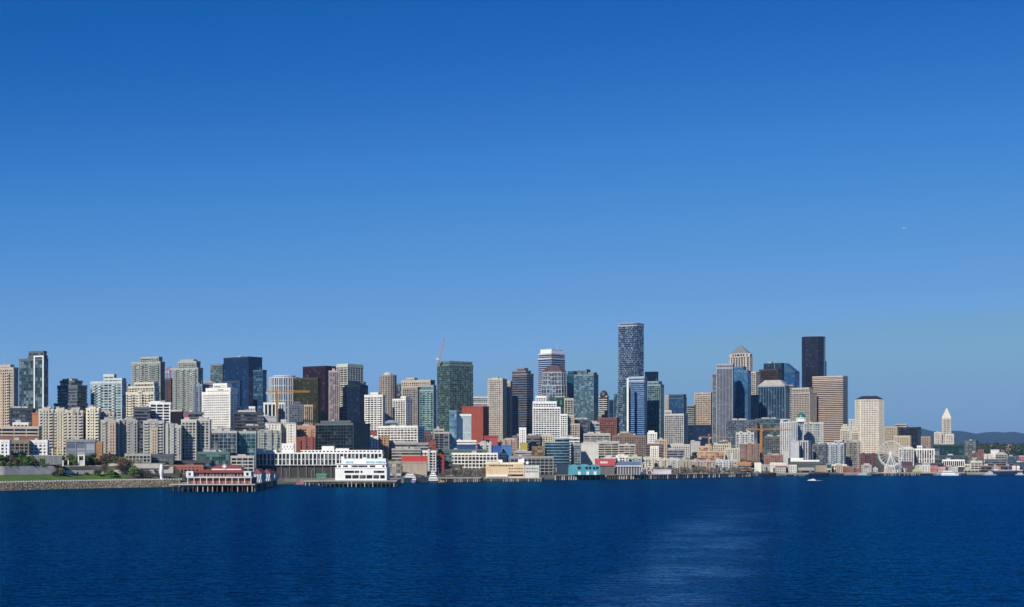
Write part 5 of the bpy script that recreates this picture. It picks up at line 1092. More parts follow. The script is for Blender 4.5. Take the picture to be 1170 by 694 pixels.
for sx_ in (-1,1):
    for sy_ in (-1,1):
        m = MB(); m.bar((sx_*9.5,sy_*7.0,0),(sx_*.4,sy_*3.4,zc), .75, 8, .5); m.build('support_leg', wp, wr)
        m = MB(); m.bar((sx_*4.5,sy_*7.5,0),(sx_*.2,sy_*3.5,zc), .4, 8, .3); m.build('brace', wp, wr)
gm = MB(); gm.lathe((0,0), [(.4,-2.5),(.9,-2.1),(1.0,-1.3),(.9,-.7),(.3,-.4)], 10); gm.bar((0,-1.3,0),(0,1.3,0),.12,4); gm.bar((0,0,-.5),(0,0,0),.15,4)
g0 = None
for i in range(42):
    a = 2*math.pi*i/42
    if g0 is None: g0 = gm.build('cabin', paint((.34,.38,.42), .3), wr); c = g0
    else: c = g0.copy(); COL.objects.link(c)
    c.location = ((RW+.2)*math.cos(a), 0, zc+(RW+.2)*math.sin(a))
m = MB(); m.box(-13,13,-8.5,8.5,0,.8); m.box(-9,-4,-8,-4,.8,4.2); m.box(5,10,-8,-3,.8,4.6); m.build('platform', paint((.40,.38,.34)), wr)

# tower cranes
def lattice(m, a, b_, w_, step, r):
    a, b_ = Vector(a), Vector(b_); d = b_-a; L = d.length; d.normalize(); u = d.cross(Vector((0,1,0)) if abs(d.y) < .9 else Vector((1,0,0))).normalized()*w_; v = d.cross(u).normalized()*w_
    cs = [u+v, v-u, -u-v, u-v]
    for c in cs: m.bar(a+c, b_+c, r, 4)
    k = max(2, int(L/step))
    for i in range(k):
        p, q = a+d*(L*i/k), a+d*(L*(i+1)/k)
        for j in range(4): m.bar(p+cs[j], q+cs[(j+1)%4], r*.6, 3)
def crane(label, px, Y, ybase, ytop, jl, jr, yj, col, w_=1.1, r=.28, zb=None):
    z0 = ZZ(ybase, Y); root = empty('tower_crane', (P(px,Y), Y, z0)); tag(root, label, 'crane'); mt = paint(col, .6)
    m = MB(); lattice(m, (0,0,0), (0,0,ZZ(yj,Y)-z0), w_, w_*2, r); m.build('mast', mt, root)
    m = MB(); zj = ZZ(yj,Y)-z0; lattice(m, (P(jl,Y)-P(px,Y),0,zj+1), (P(jr,Y)-P(px,Y),0,zj+1), w_*.7, w_*2, r*.8); m.build('jib', mt, root)
    m = MB(); zt = ZZ(ytop,Y)-z0; lattice(m, (0,0,zj+1.8), (0,0,zt), w_*.6, w_*1.6, r*.7); m.bar((0,0,zt),(P(jr,Y)*.6+P(jl,Y)*.4*0-P(px,Y)*.6,0,zj+2),.1,4); m.bar((0,0,zt),((P(jl,Y)-P(px,Y))*.8,0,zj+2),.1,4); m.build('tower_head', mt, root)
    m = MB(); m.box(.9,2.9,-1,1,zj-1.8,zj+.6); m.build('cab', paint((.6,.6,.58)), root)
    e_ = jl if abs(jl-px) < abs(jr-px) else jr; x = (P(e_,Y)-P(px,Y)); s_ = -1 if x < 0 else 1
    m = MB(); m.box(min(x-s_*4,x),max(x-s_*4,x),-1.2,1.2,zj-2.6,zj+.4); m.build('counterweight', conc, root)
crane('orange tower crane before the round ribbed tower', 316.6, S(316)+405, 485, 445, 304, 354, 448.5, (.60,.30,.08), 1.2, .4)
crane('orange tower crane standing over the shore left of the white condominiums', 869.6, S(869)+255, 528, 486.5, 852.5, 905, 491.5, (.62,.28,.07), 1.3, .42)
crane('reddish tower crane above the scaffolded building site', 810, S(810)+350, 512, 496, 798.5, 838, 500.5, (.55,.30,.20), .9, .32)
crane('small red crane over the unfinished reddish tower, left of two', 191, S(191)+772, 434, 421, 188.5, 196.5, 424.5, (.50,.13,.10), .7, .26)
crane('small red crane over the unfinished reddish tower, right of two', 194.5, S(194)+790, 434, 418.5, 191.5, 197, 421.5, (.50,.13,.10), .7, .26)
Yc = S(505)+512; z0 = ZZ(416,Yc); root = empty('luffing_crane', (P(501.7,Yc+9), Yc+9, z0)); tag(root, 'red and white luffing crane with raised boom on the dark green glass tower', 'crane')
def lc(px, py): return (P(px,Yc)-P(501.7,Yc), 0, ZZ(py,Yc)-z0)
m = MB(); lattice(m, (0,0,-2), lc(501.7,408), .8, 1.8, .22); m.build('mast', paint((.5,.2,.16)), root)
m = MB(); lattice(m, lc(501.9,410), lc(508.4,384.5), .75, 1.8, .24); m.build('boom', paint((.55,.30,.26)), root)
m = MB(); m.bar(lc(501,403), lc(508,386), .12, 4); m.bar(lc(501,403), lc(501.7,410), .25, 4); m.build('stay', paint((.4,.3,.3)), root)
m = MB(); p = lc(501,410); m.box(p[0]-3.5,p[0]+1,-1.3,1.3,p[2]-1.5,p[2]+1.6); m.build('cab', paint((.55,.54,.5)), root)

# masts and flagpoles on roofs
def mast(label, px, Y, y0, y1, r=.25, cat='antenna', name='antenna_mast', col=(.5,.5,.5)):
    z0 = ZZ(y0,Y); root = empty(name, (P(px,Y),Y,z0)); tag(root, label, cat)
    m = MB(); m.bar((0,0,0),(0,0,ZZ(y1,Y)-z0), r, 6, r*.5); m.build('pole', paint(col), root)
    m = MB(); m.lathe((0,0),[(r*3,-.6),(r*2.6,.5)],8); m.build('base', paint(col), root)
mast('thin antenna on the tall white topped tower', 636.5, S(630)+880, 399, 389)
mast('short antenna on the tallest black tower', 934, S(930)+1100, 384.5, 380.5)
mast('small antenna on the dark roof of the cream round edged tower', 996, S(996)+622, 452.5, 449.8, .3)
mast('flagpole on the brown black office tower', 885, S(885)+872, 422.4, 410.5)

# ------------------------------------------------------------------ trees and shrubs
def crown_mesh(seed, kind, nleaf=700):
    rn = random.Random(seed); m = MB(); lobes = []
    if kind == 'cone':
        for i in range(9): h = .18+.8*i/9; lobes.append((0,0,h,.30*(1.05-h),.09))
    elif kind == 'shrub':
        for i in range(7): a = rn.uniform(0,6.3); r = rn.uniform(.1,.34); lobes.append((r*math.cos(a),r*math.sin(a),rn.uniform(.25,.7),rn.uniform(.18,.3),rn.uniform(.18,.3)))
    else:
        for i in range(11): a = rn.uniform(0,6.3); r = rn.uniform(.02,.27); lobes.append((r*math.cos(a),r*math.sin(a),rn.uniform(.28,.84),rn.uniform(.14,.24),rn.uniform(.11,.2)))
    s0 = .058 if kind != 'bare' else .06
    for i in range(nleaf):
        c = rn.choice(lobes); u = rn.uniform(-1,1); a = rn.uniform(0,6.283); q = rn.random()**.45
        w_ = math.sqrt(1-u*u); p = Vector((c[0]+c[3]*q*w_*math.cos(a), c[1]+c[3]*q*w_*math.sin(a), c[2]+c[4]*q*u))
        s = s0*rn.uniform(.6,1.5); d1 = Vector((rn.gauss(0,1),rn.gauss(0,1),rn.gauss(0,1))).normalized()*s
        d2 = Vector((rn.gauss(0,1),rn.gauss(0,1),rn.gauss(0,1))).normalized()*s*(.7 if kind != 'bare' else .2); k = len(m.v)
        m.v += [tuple(p-d1),tuple(p+d2),tuple(p+d1*1.1),tuple(p-d2)]; m.f.append((k,k+1,k+2,k+3))
    t = MB(); t.bar((0,0,-.06),(0,0,.45),.028,7,.018)
    if kind == 'cone': t.bar((0,0,.45),(0,0,.95),.018,6,.004)
    else:
        for i in range(6):
            a = i*1.05+rn.random(); z = rn.uniform(.25,.45); t.bar((0,0,z),(.2*math.cos(a),.2*math.sin(a),z+rn.uniform(.2,.38)),.014,5,.004)
    return m, t
TREE = {}
GREENS = dict(bright=(.10,.19,.025), mid=(.075,.13,.025), dark=(.028,.06,.022), olive=(.14,.14,.05), brown=(.12,.085,.055), bare=(.22,.19,.155), gold=(.22,.18,.04))
def tree(px, d, h, shape, tone_, label, wide=1.0, group='trees along the shore and the slopes', z=None, Y=None):
    key = (shape, tone_, hash_i(px) % 2)
    if key not in TREE:
        cm, tm = crown_mesh(len(TREE)+3, shape, 900 if shape == 'bare' else 700)
        root = empty('shrub' if shape == 'shrub' else 'tree', (0,0,0)); cm.build('crown', foliage(GREENS[tone_]), root); tm.build('trunk', paint((.10,.075,.05), .9), root)
        TREE[key] = root; o = root
    else: o = copy_tree(TREE[key])
    Y = Y or S(px)+d; o.location = (P(px,Y), Y, (ground(px,Y-S(px)) if z is None else z)-.05); o.scale = (h*wide,h*wide,h); o.rotation_euler.z = (px*7.3) % 6.28
    tag(o, label, 'shrub' if shape == 'shrub' else 'tree', group); return o
def hash_i(v): return int(v*13)
T = tree
# left park, one by one
T(31,58,11,'round','bright','young light green tree at the park edge, tallest in front of the meadow')
T(20,66,7,'round','mid','round mid green tree left of the tallest light green park tree')
T(25,70,6,'shrub','mid','low bush between two trees at the back of the meadow')
T(38,68,7,'round','mid','mid green tree right behind the tallest light green park tree')
T(12,62,5,'shrub','olive','olive shrub at the left end of the meadow',1.4)
T(3,60,6,'round','mid','leafy tree at the far left edge of the park')
T(44,72,6,'round','olive','olive tree below the bright white cubic house')
T(52,74,7,'round','mid','green tree below the right corner of the bright white cubic house')
T(58,76,8,'round','dark','dark tree in the gap before the glass studio row')
T(66,66,11,'round','bright','light green tree just left of the grey blue studio row')
T(71.5,70,10,'round','mid','fuller mid green tree touching the grey blue studio row')
T(81,66,5,'shrub','olive','olive shrub under the grey blue studio row')
T(100,64,11,'round','mid','mid green tree at the right end of the grey blue studio row')
T(105,68,12,'round','dark','dark green tree before the orange panelled end house')
T(109,62,9,'round','olive','olive green tree at the foot of the orange panelled house')
T(118,64,9,'round','brown','brown budding tree below the leftmost grey green condominium')
T(124,66,7,'round','olive','small olive tree below the salmon bay strip')
T(131,60,9,'round','olive','broad olive tree before the townhouse row',1.3)
T(137.5,58,10,'round','gold','golden green round tree left of the grey green townhouses',1.3)
T(142,60,8,'round','olive','olive tree close to the left corner of the grey green townhouses')
T(62,43,4.5,'shrub','dark','dark round shrub at the left of the lawn edge',1.5)
T(67,44,8.5,'shrub','olive','large yellow olive bush on the lawn edge',1.3)
T(74,44,4,'shrub','dark','low dark shrub right of the large olive bush',1.6)
T(88.5,45,3.6,'round','brown','small bare forked tree before the white ramp')
T(99,44,3.5,'shrub','mid','low green shrub mound on the lawn end',1.8)
T(112,40,7,'shrub','dark','wide dark shrub at the right end of the lawn',1.6)
T(119,44,12,'bare','brown','bare brown tree behind the wide dark shrub')
T(127,30,10,'round','bright','bright green tree nearest the white railing, left of a pair',1.2)
T(132,34,6,'shrub','dark','dark shrub squeezed between two bright green trees',1.2)
T(139,46,15,'bare','brown','tall bare brown tree between the two bright green trees',1.2)
T(147,46,15,'bare','brown','tall bare brown tree behind the right bright green tree',1.2)
T(153.5,28,11,'round','bright','bright green bushy tree nearest the white railing, right of a pair',1.4)
T(160,46,14,'bare','brown','tall bare brown tree behind the dark rounded shrub')
T(164.5,30,8,'shrub','brown','dark brown rounded shrub left of the white head',1.3)
T(206,17,8,'round','mid','dark green tree in front of the red brick shore building',1.1)
T(194,17,4,'shrub','mid','low shrub right behind the white head sculpture')
T(213,16,4,'shrub','olive','olive shrub next to the restaurant corner')
T(178,50,5,'shrub','olive','olive shrub on the ramp left of the white head')
# centre
T(281,40,9,'round','gold','yellow green tree left of the long white hall',1.2)
T(288,50,7,'round','olive','olive tree touching the long white hall corner')
T(419,150,13,'round','gold','golden green tree right behind the white pier office')
T(444,118,15,'round','olive','olive green tree left of the grey parking roofs')
T(440,124,14,'round','bright','bright green tree beside the olive tree near the parking roofs')
T(455,104,13,'round','mid','full green tree at the left end of the red gabled roof',1.3)
T(450,106,10,'round','mid','smaller green tree left of the full green tree by the red roof')
T(486,210,14,'round','dark','dark evergreen tree on the slope beside the red brick corner house')
T(500,198,17,'round','mid','large green tree right of the red brick corner house',1.3)
T(507,214,14,'round','dark','dark tree under the black and white frame structure')
T(568,330,16,'round','dark','dark round tree at the foot of the beige condominium pair',1.4)
T(822,205,14,'round','mid','leafy green tree in the gap right of the scaffolded site',1.5)
T(829,212,12,'round','mid','green tree beside the pale cream corner house',1.3)
T(855,170,17,'round','mid','large green tree left of the orange crane base',1.3)
T(862,175,15,'round','dark','dark green tree next to the orange crane base',1.3)
T(851,168,13,'round','mid','smaller green tree left of the large tree by the crane')
T(793,345,12,'round','dark','dark tree at the foot of the navy block',1.5)
T(914,82,12,'round','brown','brown tree in front of the white market hall')
rn = random.Random(66)
for i in range(34):
    px = -4 + i*4.4 + rn.uniform(-1.5,1.5)
    T(px, rn.uniform(64,80), rn.uniform(6.5,11), 'round', rn.choice(('mid','olive','dark','bright','brown')), 'leafy park tree in the loose belt below the white and cream apartment houses', 1.1, 'trees in the belt above the park')
rn = random.Random(77)
for where, pts in (('low roofs of the central slope', [(447,150),(462,156),(470,168),(477,152),(484,170),(492,178),(512,245),(520,262),(531,255),(548,250),(575,232),(583,240),(590,225),(603,228),(612,215),(634,232),(645,240),(662,236)]),
                   ('roofs below the tan and pinstriped towers', [(712,232),(731,236),(746,210),(757,205),(771,212),(785,222),(792,205),(801,192),(812,180),(838,225),(842,196),(848,240),(878,232),(888,205),(893,180)]),
                   ('buildings above the broad restaurant pier', [(243,68),(250,72),(258,66),(268,60),(277,62),(285,85),(299,108),(306,104),(322,112),(333,118),(236,40),(228,34)])):
    for px, dd in pts:
        T(px, dd, rn.uniform(9,15), 'round', rn.choice(('mid','dark','olive','mid')), 'leafy tree growing among the ' + where, 1.15, 'trees among the ' + where)
# bare street trees along the waterfront road, seen as a loose row
rn = random.Random(21)
for i in range(46):
    px = 700 + i*3.4 + rn.uniform(-1,1)
    T(px, 26+rn.uniform(0,55), rn.uniform(8,13), 'bare', 'bare', 'leafless grey street tree in the row right of the turquoise hall', 1.0, 'bare street trees along the waterfront road')
for i in range(20):
    T(508+i*3.1+rn.uniform(-1,1), 66+rn.uniform(0,30), rn.uniform(8,12), 'bare', 'bare', 'leafless grey street tree in front of the white gridded warehouse', 1.0, 'bare street trees by the warehouse')
# green on the slopes and the far ridge: crowns nobody could count
def thicket(name, label, pxs, ds, n, h, col, seed):
    rn = random.Random(seed); m = MB()
    for i in range(n):
        px, d = rn.uniform(*pxs), rn.uniform(*ds); Y = S(px)+d; x = P(px,Y); z = ground(px,d); hh = h*rn.uniform(.6,1.4)
        for k in range(14):
            p = Vector((x+rn.gauss(0,hh*.22), Y+rn.gauss(0,hh*.22), z+hh*rn.uniform(.15,1))); s = hh*rn.uniform(.12,.26)
            d1 = Vector((rn.gauss(0,1),rn.gauss(0,1),rn.gauss(0,1))).normalized()*s; d2 = Vector((rn.gauss(0,1),rn.gauss(0,1),rn.gauss(0,1))).normalized()*s; j = len(m.v)
            m.v += [tuple(p-d1),tuple(p+d2),tuple(p+d1),tuple(p-d2)]; m.f.append((j,j+1,j+2,j+3))
    tag(m.build(name, foliage(col)), label, kind='stuff')
thicket('wooded_ridge', 'dark tree covered ridge behind the port', (1085,1330), (1700,3500), 2600, 17, (.025,.045,.02), 3)
thicket('undergrowth', 'ragged green undergrowth on the park meadow', (-60,62), (53,78), 420, 2.6, (.07,.10,.025), 5)
thicket('slope_planting', 'dark planting between the blocks of the slope', (250,900), (190,330), 620, 7, (.03,.05,.02), 6)
thicket('park_shrubbery', 'mixed shrubs under the condominiums', (60,200), (62,80), 260, 3.2, (.06,.075,.03), 8)

# ------------------------------------------------------------------ the huddle of small roofs on the lower slope
def hits(p):
    for _, q in FOOT:
        ok = True
        for A, B_ in ((p,q),(q,p)):
            n = len(A)
            for i in range(n):
                u, v = A[i], A[(i+1)%n]; nx, ny = v[1]-u[1], u[0]-v[0]; L = math.hypot(nx,ny)
                if L < 1e-6: continue
                pa = [(x*nx+y*ny)/L for x,y in A]; pb = [(x*nx+y*ny)/L for x,y in B_]
                if min(max(pa),max(pb)) - max(min(pa),min(pb)) < .3: ok = False; break
            if not ok: break
        if ok: return True
    return False
HC = [('white',(.72,.70,.66)),('cream',(.62,.57,.45)),('grey',(.40,.40,.38)),('brick red',(.32,.13,.09)),('tan',(.46,.37,.27)),('dark brown',(.17,.12,.09)),('pale grey',(.55,.55,.52))]
RC = [('dark roof',(.06,.06,.06)),('grey roof',(.30,.30,.30)),('pale roof',(.55,.53,.48)),('rusty roof',(.30,.13,.08))]
rn = random.Random(5)
def huddle(n, pxr, dr, where):
    made = 0
    for _ in range(n*14):
        if made >= n: break
        px, dd = rn.uniform(*pxr), rn.uniform(*dr); Y = S(px)+dd; x = P(px,Y); w_, l_, h = rn.uniform(7,17), rn.uniform(7,13), rn.uniform(5,13); rz = R(rn.choice((-20,-12,0,8,35)))
        cs, sn = math.cos(rz), math.sin(rz); fp = [(x+cs*i*w_/2-sn*j*l_/2, Y+sn*i*w_/2+cs*j*l_/2) for i,j in ((-1,-1),(1,-1),(1,1),(-1,1))]
        if hits(fp): continue
        FOOT.append(('small', fp)); made += 1
        cn, cc_ = rn.choice(HC); rname, rcol = rn.choice(RC); z = min(ground_xy(*p) for p in fp)
        root = empty('small_house', (x,Y,z), rz); tag(root, 'small %s house with %s %s' % (cn, rname, where), 'house', 'small houses ' + where)
        m = MB(); m.box(-w_/2,w_/2,-l_/2,l_/2,-2,h); wall = m.build('wall', paint(cc_), root)
        k = max(2, int(w_/3.2)); win = None
        for fl_ in range(max(1, int(h/3.4))):
            for i in range(k):
                if win is None: q = MB(); q.box(-.7,.7,-.06,.12,-.8,.8); win = q.build('window', dglass, root); o = win
                else: o = win.copy(); COL.objects.link(o)
                o.location = (-w_/2+w_*(i+.5)/k, -l_/2-.02, 1.9+fl_*3.3)
        m = MB(); g_ = rn.random()
        if g_ < .45:
            m.v=[(-w_/2-.4,-l_/2-.4,h),(w_/2+.4,-l_/2-.4,h),(w_/2+.4,l_/2+.4,h),(-w_/2-.4,l_/2+.4,h),(-w_/2-.4,0,h+2.6),(w_/2+.4,0,h+2.6)]; m.f=[(0,1,5,4),(1,2,5),(2,3,4,5),(3,0,4),(3,2,1,0)]
        elif g_ < .7:
            m.v=[(-w_/2-.4,-l_/2-.4,h),(w_/2+.4,-l_/2-.4,h),(w_/2+.4,l_/2+.4,h),(-w_/2-.4,l_/2+.4,h),(0,-l_/2-.4,h+2.8),(0,l_/2+.4,h+2.8)]; m.f=[(0,1,4),(1,2,5,4),(2,3,5),(3,0,4,5),(3,2,1,0)]
        else: m.box(-w_/2-.25,w_/2+.25,-l_/2-.25,l_/2+.25,h,h+.5); m.box(-1.6,1.2,-1,1.5,h+.5,h+2.2)
        m.build('roof', paint(rcol, .85), root)
huddle(46, (690,895), (128,300), 'below the tan and pinstriped towers')
huddle(30, (436,680), (120,290), 'on the central slope')
huddle(14, (1010,1110), (60,330), 'behind the white wheel')
huddle(12, (1110,1185), (60,500), 'among the port sheds')
huddle(14, (228,436), (105,300), 'on the left slope')
huddle(16, (880,1060), (8,60), 'along the quay near the white wheel')

# ------------------------------------------------------------------ boats
def boat(name, label, cat, px, py, L, Wd, hullh, tiers, hullcol, topcol=WH, yaw=0, mastz=0, wl=True):
    """floats with its waterline at photo row py; tiers: (x0,x1 along length fractions, width fraction, z0, z1)"""
    Y = CH*F/(py-HY); root = empty(name, (P(px,Y), Y, 0), yaw); tag(root, label, cat, 'boats and ships along the shore')
    m = MB(); st = [(-.5,.42),(-.3,.5),(.1,.5),(.35,.34),(.5,.03)]; n = len(st)
    for lev, (k, z) in enumerate(((.62,-.6),(.85,.1),(1,hullh*.6),(1.04,hullh))):
        for f_, w_ in st: m.v.append((f_*L*(1+.02*lev), -w_*Wd*k, z+(hullh*.25*max(0,f_) if lev > 1 else 0)))
        for f_, w_ in reversed(st): m.v.append((f_*L*(1+.02*lev), w_*Wd*k, z+(hullh*.25*max(0,f_) if lev > 1 else 0)))
    q = 2*n
    for lev in range(3):
        for i in range(q): j=(i+1)%q; m.f.append((lev*q+i, lev*q+j, (lev+1)*q+j, (lev+1)*q+i))
    m.f.append(tuple(range(q-1,-1,-1))); m.f.append(tuple(range(3*q,4*q)))
    m.build('hull', paint(hullcol, .45), root)
    for (a, b_, wf, z0, z1) in tiers:
        m = MB(); m.prism([(a*L,-wf*Wd/2),(b_*L,-wf*Wd/2),(b_*L,wf*Wd/2),(a*L,wf*Wd/2)], z0, z1, [(a*L+.2,-wf*Wd/2+.15),(b_*L-.5,-wf*Wd/2+.15),(b_*L-.5,wf*Wd/2-.15),(a*L+.2,wf*Wd/2-.15)])
        c = m.build('cabin', paint(topcol, .5), root)
        m = MB(); zz0, zz1 = z0+(z1-z0)*.45, z0+(z1-z0)*.8; m.box(a*L+.5,b_*L-.8,-wf*Wd/2-.04,wf*Wd/2+.04,zz0,zz1); m.box(a*L-.02+.1,b_*L-.25,-wf*Wd/2+.5,wf*Wd/2-.5,zz0,zz1); m.build('window_band', dglass, c)
    if mastz: m = MB(); m.bar((0,0,hullh),(0,0,mastz),.12,5,.06); m.bar((-.8,0,mastz*.8),(.8,0,mastz*.8),.06,4); m.build('mast', paint((.8,.8,.8)), root)
    return root
boat('tour_boat','white two deck tour boat with purple hull moored by the tan shed','boat',468,551.6,19,14,3.2,[(-.45,.3,.92,3.2,6.2),(-.4,.15,.8,6.2,8.8),(-.3,.0,.55,8.8,11)],(.30,.24,.50),yaw=R(100),mastz=14)
boat('ferry','white passenger boat with stacked cabins and a black hull line before the red warehouse','boat',494.5,551.6,20,11,2.4,[(-.45,.32,.9,2.4,5.2),(-.42,.2,.78,5.2,8),(-.3,.05,.6,8,10.5),(-.2,-.02,.35,10.5,13)],(.06,.07,.09),yaw=R(97),mastz=18)
boat('workboat','small brown and cream workboat right of the black hulled white boat','boat',506,552,10,4,1.3,[(-.3,.1,.7,1.3,3.2)],(.25,.15,.09),(.6,.5,.35),yaw=R(30))
boat('fire_boat','small orange and red workboat with blue hull line left of the white office pier','boat',344.5,555,15,5,1.4,[(-.35,.15,.75,1.4,3.4),(-.1,.1,.5,3.4,4.8)],(.03,.06,.25),(.52,.20,.13),yaw=R(8),mastz=7)
sb = boat('speedboat','tiny white motorboat under way on the open water at right','boat',928,549.3,8.5,3,1.1,[(-.3,.1,.7,1.1,2.3)],(.8,.8,.8),yaw=R(168))
Yb = sb.location.y; rn = random.Random(2); m = MB()
for i in range(90):
    t_ = rn.random(); x = sb.location.x - 3 + 16*t_ + rn.gauss(0,1.2); y = Yb+rn.gauss(0, 1+3.5*t_); s = rn.uniform(.25,.9)*(1.15-t_)
    m.v += [(x-s*2,y-s,.05),(x+s*2,y-s,.06),(x+s*1.6,y+s,.05+.35*s),(x-s*1.6,y+s,.05+.35*s)]; k=len(m.v)-4; m.f.append((k,k+1,k+2,k+3))
tag(m.build('foam_wake', paint((.75,.78,.8), .6)), 'white foam trailing behind the motorboat', kind='stuff')
boat('tugboat','black hulled tug with low white wheelhouse left of its twin near the orange pavilion','tugboat',863,544.4,30,9,4.2,[(-.1,.25,.6,4.2,6.6),(.0,.18,.4,6.6,8.6)],(.012,.014,.022),(.4,.4,.42),yaw=R(6),mastz=13)
boat('tugboat','black hulled tug with dark cabins, right of its twin near the faceted hall','tugboat',876.5,544.6,26,10,4.8,[(-.25,.2,.75,4.8,7.4),(-.1,.1,.5,7.4,9.5)],(.012,.014,.022),(.08,.08,.1),yaw=R(-5),mastz=12)
boat('barge','long black barge moored before the striped shore block','barge',936,544.2,30,9,4.5,[(-.3,.3,.7,4.5,6.5)],(.014,.015,.025),(.10,.08,.14),yaw=R(4))
boat('ferry','low dark ferry lying left of the shore hotel','ferry',952,543.9,32,8,3.2,[(-.35,.3,.8,3.2,5.2)],(.03,.035,.045),(.12,.13,.14),yaw=R(2))
boat('harbour_boat','white and teal harbour boat between hotel and wheel','boat',987,543.8,22,6,1.8,[(-.4,.2,.7,1.8,3.8),(-.2,.1,.5,3.8,5)],(.15,.28,.32),(.6,.62,.6),yaw=R(-4),mastz=12)
boat('dark_boat','dark hulled boat directly left of the wheel pier','boat',998,543.7,22,6,2.6,[(-.3,.2,.7,2.6,5)],(.02,.02,.03),(.2,.2,.22),yaw=R(5))
boat('yacht','white motor yacht with sloping bow at the dark ferry dock','yacht',1085.5,543.6,26,8,3.2,[(-.45,.25,.85,3.2,5.8),(-.4,.1,.7,5.8,8)],(.78,.78,.77),yaw=R(-12))
boat('yacht','grey blue motor yacht just left of the white yacht','yacht',1076,543.5,20,7,3,[(-.4,.2,.8,3,5.2)],(.25,.32,.42),(.5,.55,.6),yaw=R(10))
boat('patrol_boat','small white boat with tilted superstructure at the far right quay','boat',1131,543.4,22,6,2.2,[(-.3,.2,.7,2.2,5),(-.1,.1,.4,5,7)],(.35,.38,.42),yaw=R(8),mastz=9)
boat('cargo_ship','dark blue cargo ship with white deck stripe at the right edge','ship',1152,542.9,58,14,6.5,[(-.45,.38,.85,6.6,8.4),(-.45,-.33,.7,8.4,13)],(.02,.03,.08),(.62,.62,.62),yaw=R(3),mastz=14)
boat('coast_boat','small white coast boat at the extreme right edge','boat',1166,543.2,16,5,1.8,[(-.3,.2,.7,1.8,4)],(.45,.40,.40),yaw=R(-6))
for i,(px,py,lb) in enumerate([(700,549,'sailing yacht mast left of the white gangway frames'),(724,548.5,'sailing yacht moored between two white gangway frames'),(742,548.2,'sailing yacht at the right end of the blue roofed shed'),(758,548,'low white sailing yacht near the cream condominiums')]):
    pass

# white gangway frames behind the wharf
def gangway(label, px, d, h):
    Y = S(px)+d; root = empty('gangway_frame', (P(px,Y),Y,6.3)); tag(root, label, 'gangway frame', 'white gangway frames on the wharf')
    m = MB()
    for s in (-1,1):
        m.bar((s*4.5,0,0),(s*1.2,0,h),.42,6); m.bar((s*4.5,3,0),(s*1.2,3,h),.3,6)
    m.bar((-1.4,0,h),(1.4,0,h),.4,6); m.build('frame', whitep, root)
    m = MB(); m.bar((-3,0,h*.45),(3,0,h*.45),.25,5); m.bar((-4.2,0,.4),(2,0,h*.8),.2,5); m.build('brace', whitep, root)
    m = MB(); m.box(-2.6,2.6,.2,2.8,h*.30,h*.42); m.box(-1.6,1.6,.4,2.6,.4,h*.28); m.build('platform', paint((.08,.09,.14)), root)
for lb,px,d,h in (('leftmost white gangway frame below the blue roofed shed',722.5,8,9),('white gangway frame next to the leftmost one below the blue roofed shed',729,10,9),('tallest white gangway frame with platforms in the middle',736,10,16),('white gangway frame right of the tallest one',741.5,8,10)): gangway(lb,px,d,h)
B('long low white tented stall row on the wharf right of the gangway frames', 746.5,767,767.4,537.5, 14, D=8, style='blank', col=(.56,.56,.60), core=paint((.50,.50,.56)), frame=False, units=0, zb=6.2, name='stall_row')

# parked cars, street lamps, people-sized clutter on the quays
def car_proto():
    root = empty('parked_car', (0,0,0)); m = MB()
    m.prism([(-2.2,-.85),(2.2,-.85),(2.2,.85),(-2.2,.85)], .35, .95, [(-2.15,-.8),(2.1,-.8),(2.1,.8),(-2.15,.8)]); return root, m
cars_c = [('white',(.75,.75,.75)),('black',(.02,.02,.022)),('silver',(.45,.46,.48)),('red',(.35,.03,.03)),('dark blue',(.03,.05,.15)),('grey',(.2,.2,.21))]
CP = {}
def car(px, d, ci, label, group, rz=None, z=None):
    cn, cc_ = cars_c[ci]
    if ci not in CP:
        root, m = car_proto(); m.build('body', paint(cc_, .3, .05), root)
        m = MB(); m.prism([(-1.5,-.8),(1.1,-.8),(1.1,.8),(-1.5,.8)], .95, 1.45, [(-1.1,-.65),(.5,-.65),(.5,.65),(-1.1,.65)]); m.build('cabin', dglass, root)
        for sx_ in (-1.35,1.35):
            for sy_ in (-.82,.82): m = MB(); m.bar((sx_,sy_-.1,.33),(sx_,sy_+.1,.33),.33,10); m.build('wheel', paint((.02,.02,.02), .9), root)
        CP[ci] = root; o = root
    else: o = copy_tree(CP[ci])
    Y = S(px)+d; o.location = (P(px,Y), Y, (ground(px,d) if z is None else z)+.06); o.rotation_euler.z = R(38) if rz is None else rz
    tag(o, label, 'car', group)
rn = random.Random(8)
lots = [(445,487,40,'in the quay lot in front of the tan sheds'),(510,550,46,'in the row before the white gridded warehouse'),(692,720,30,'on the quay under the red and blue halls'),(768,858,24,'along the wharf promenade before the condominiums')]
for a, b_, d, where in lots:
    for i in range(15):
        ci = rn.choice((0,0,0,1,1,2,2,3,4,5)); px = a+(b_-a)*(i+.5)/15
        car(px, d+rn.uniform(-7,7), ci, '%s car parked %s' % (cars_c[ci][0], where), 'cars parked ' + where)
lamp0 = None
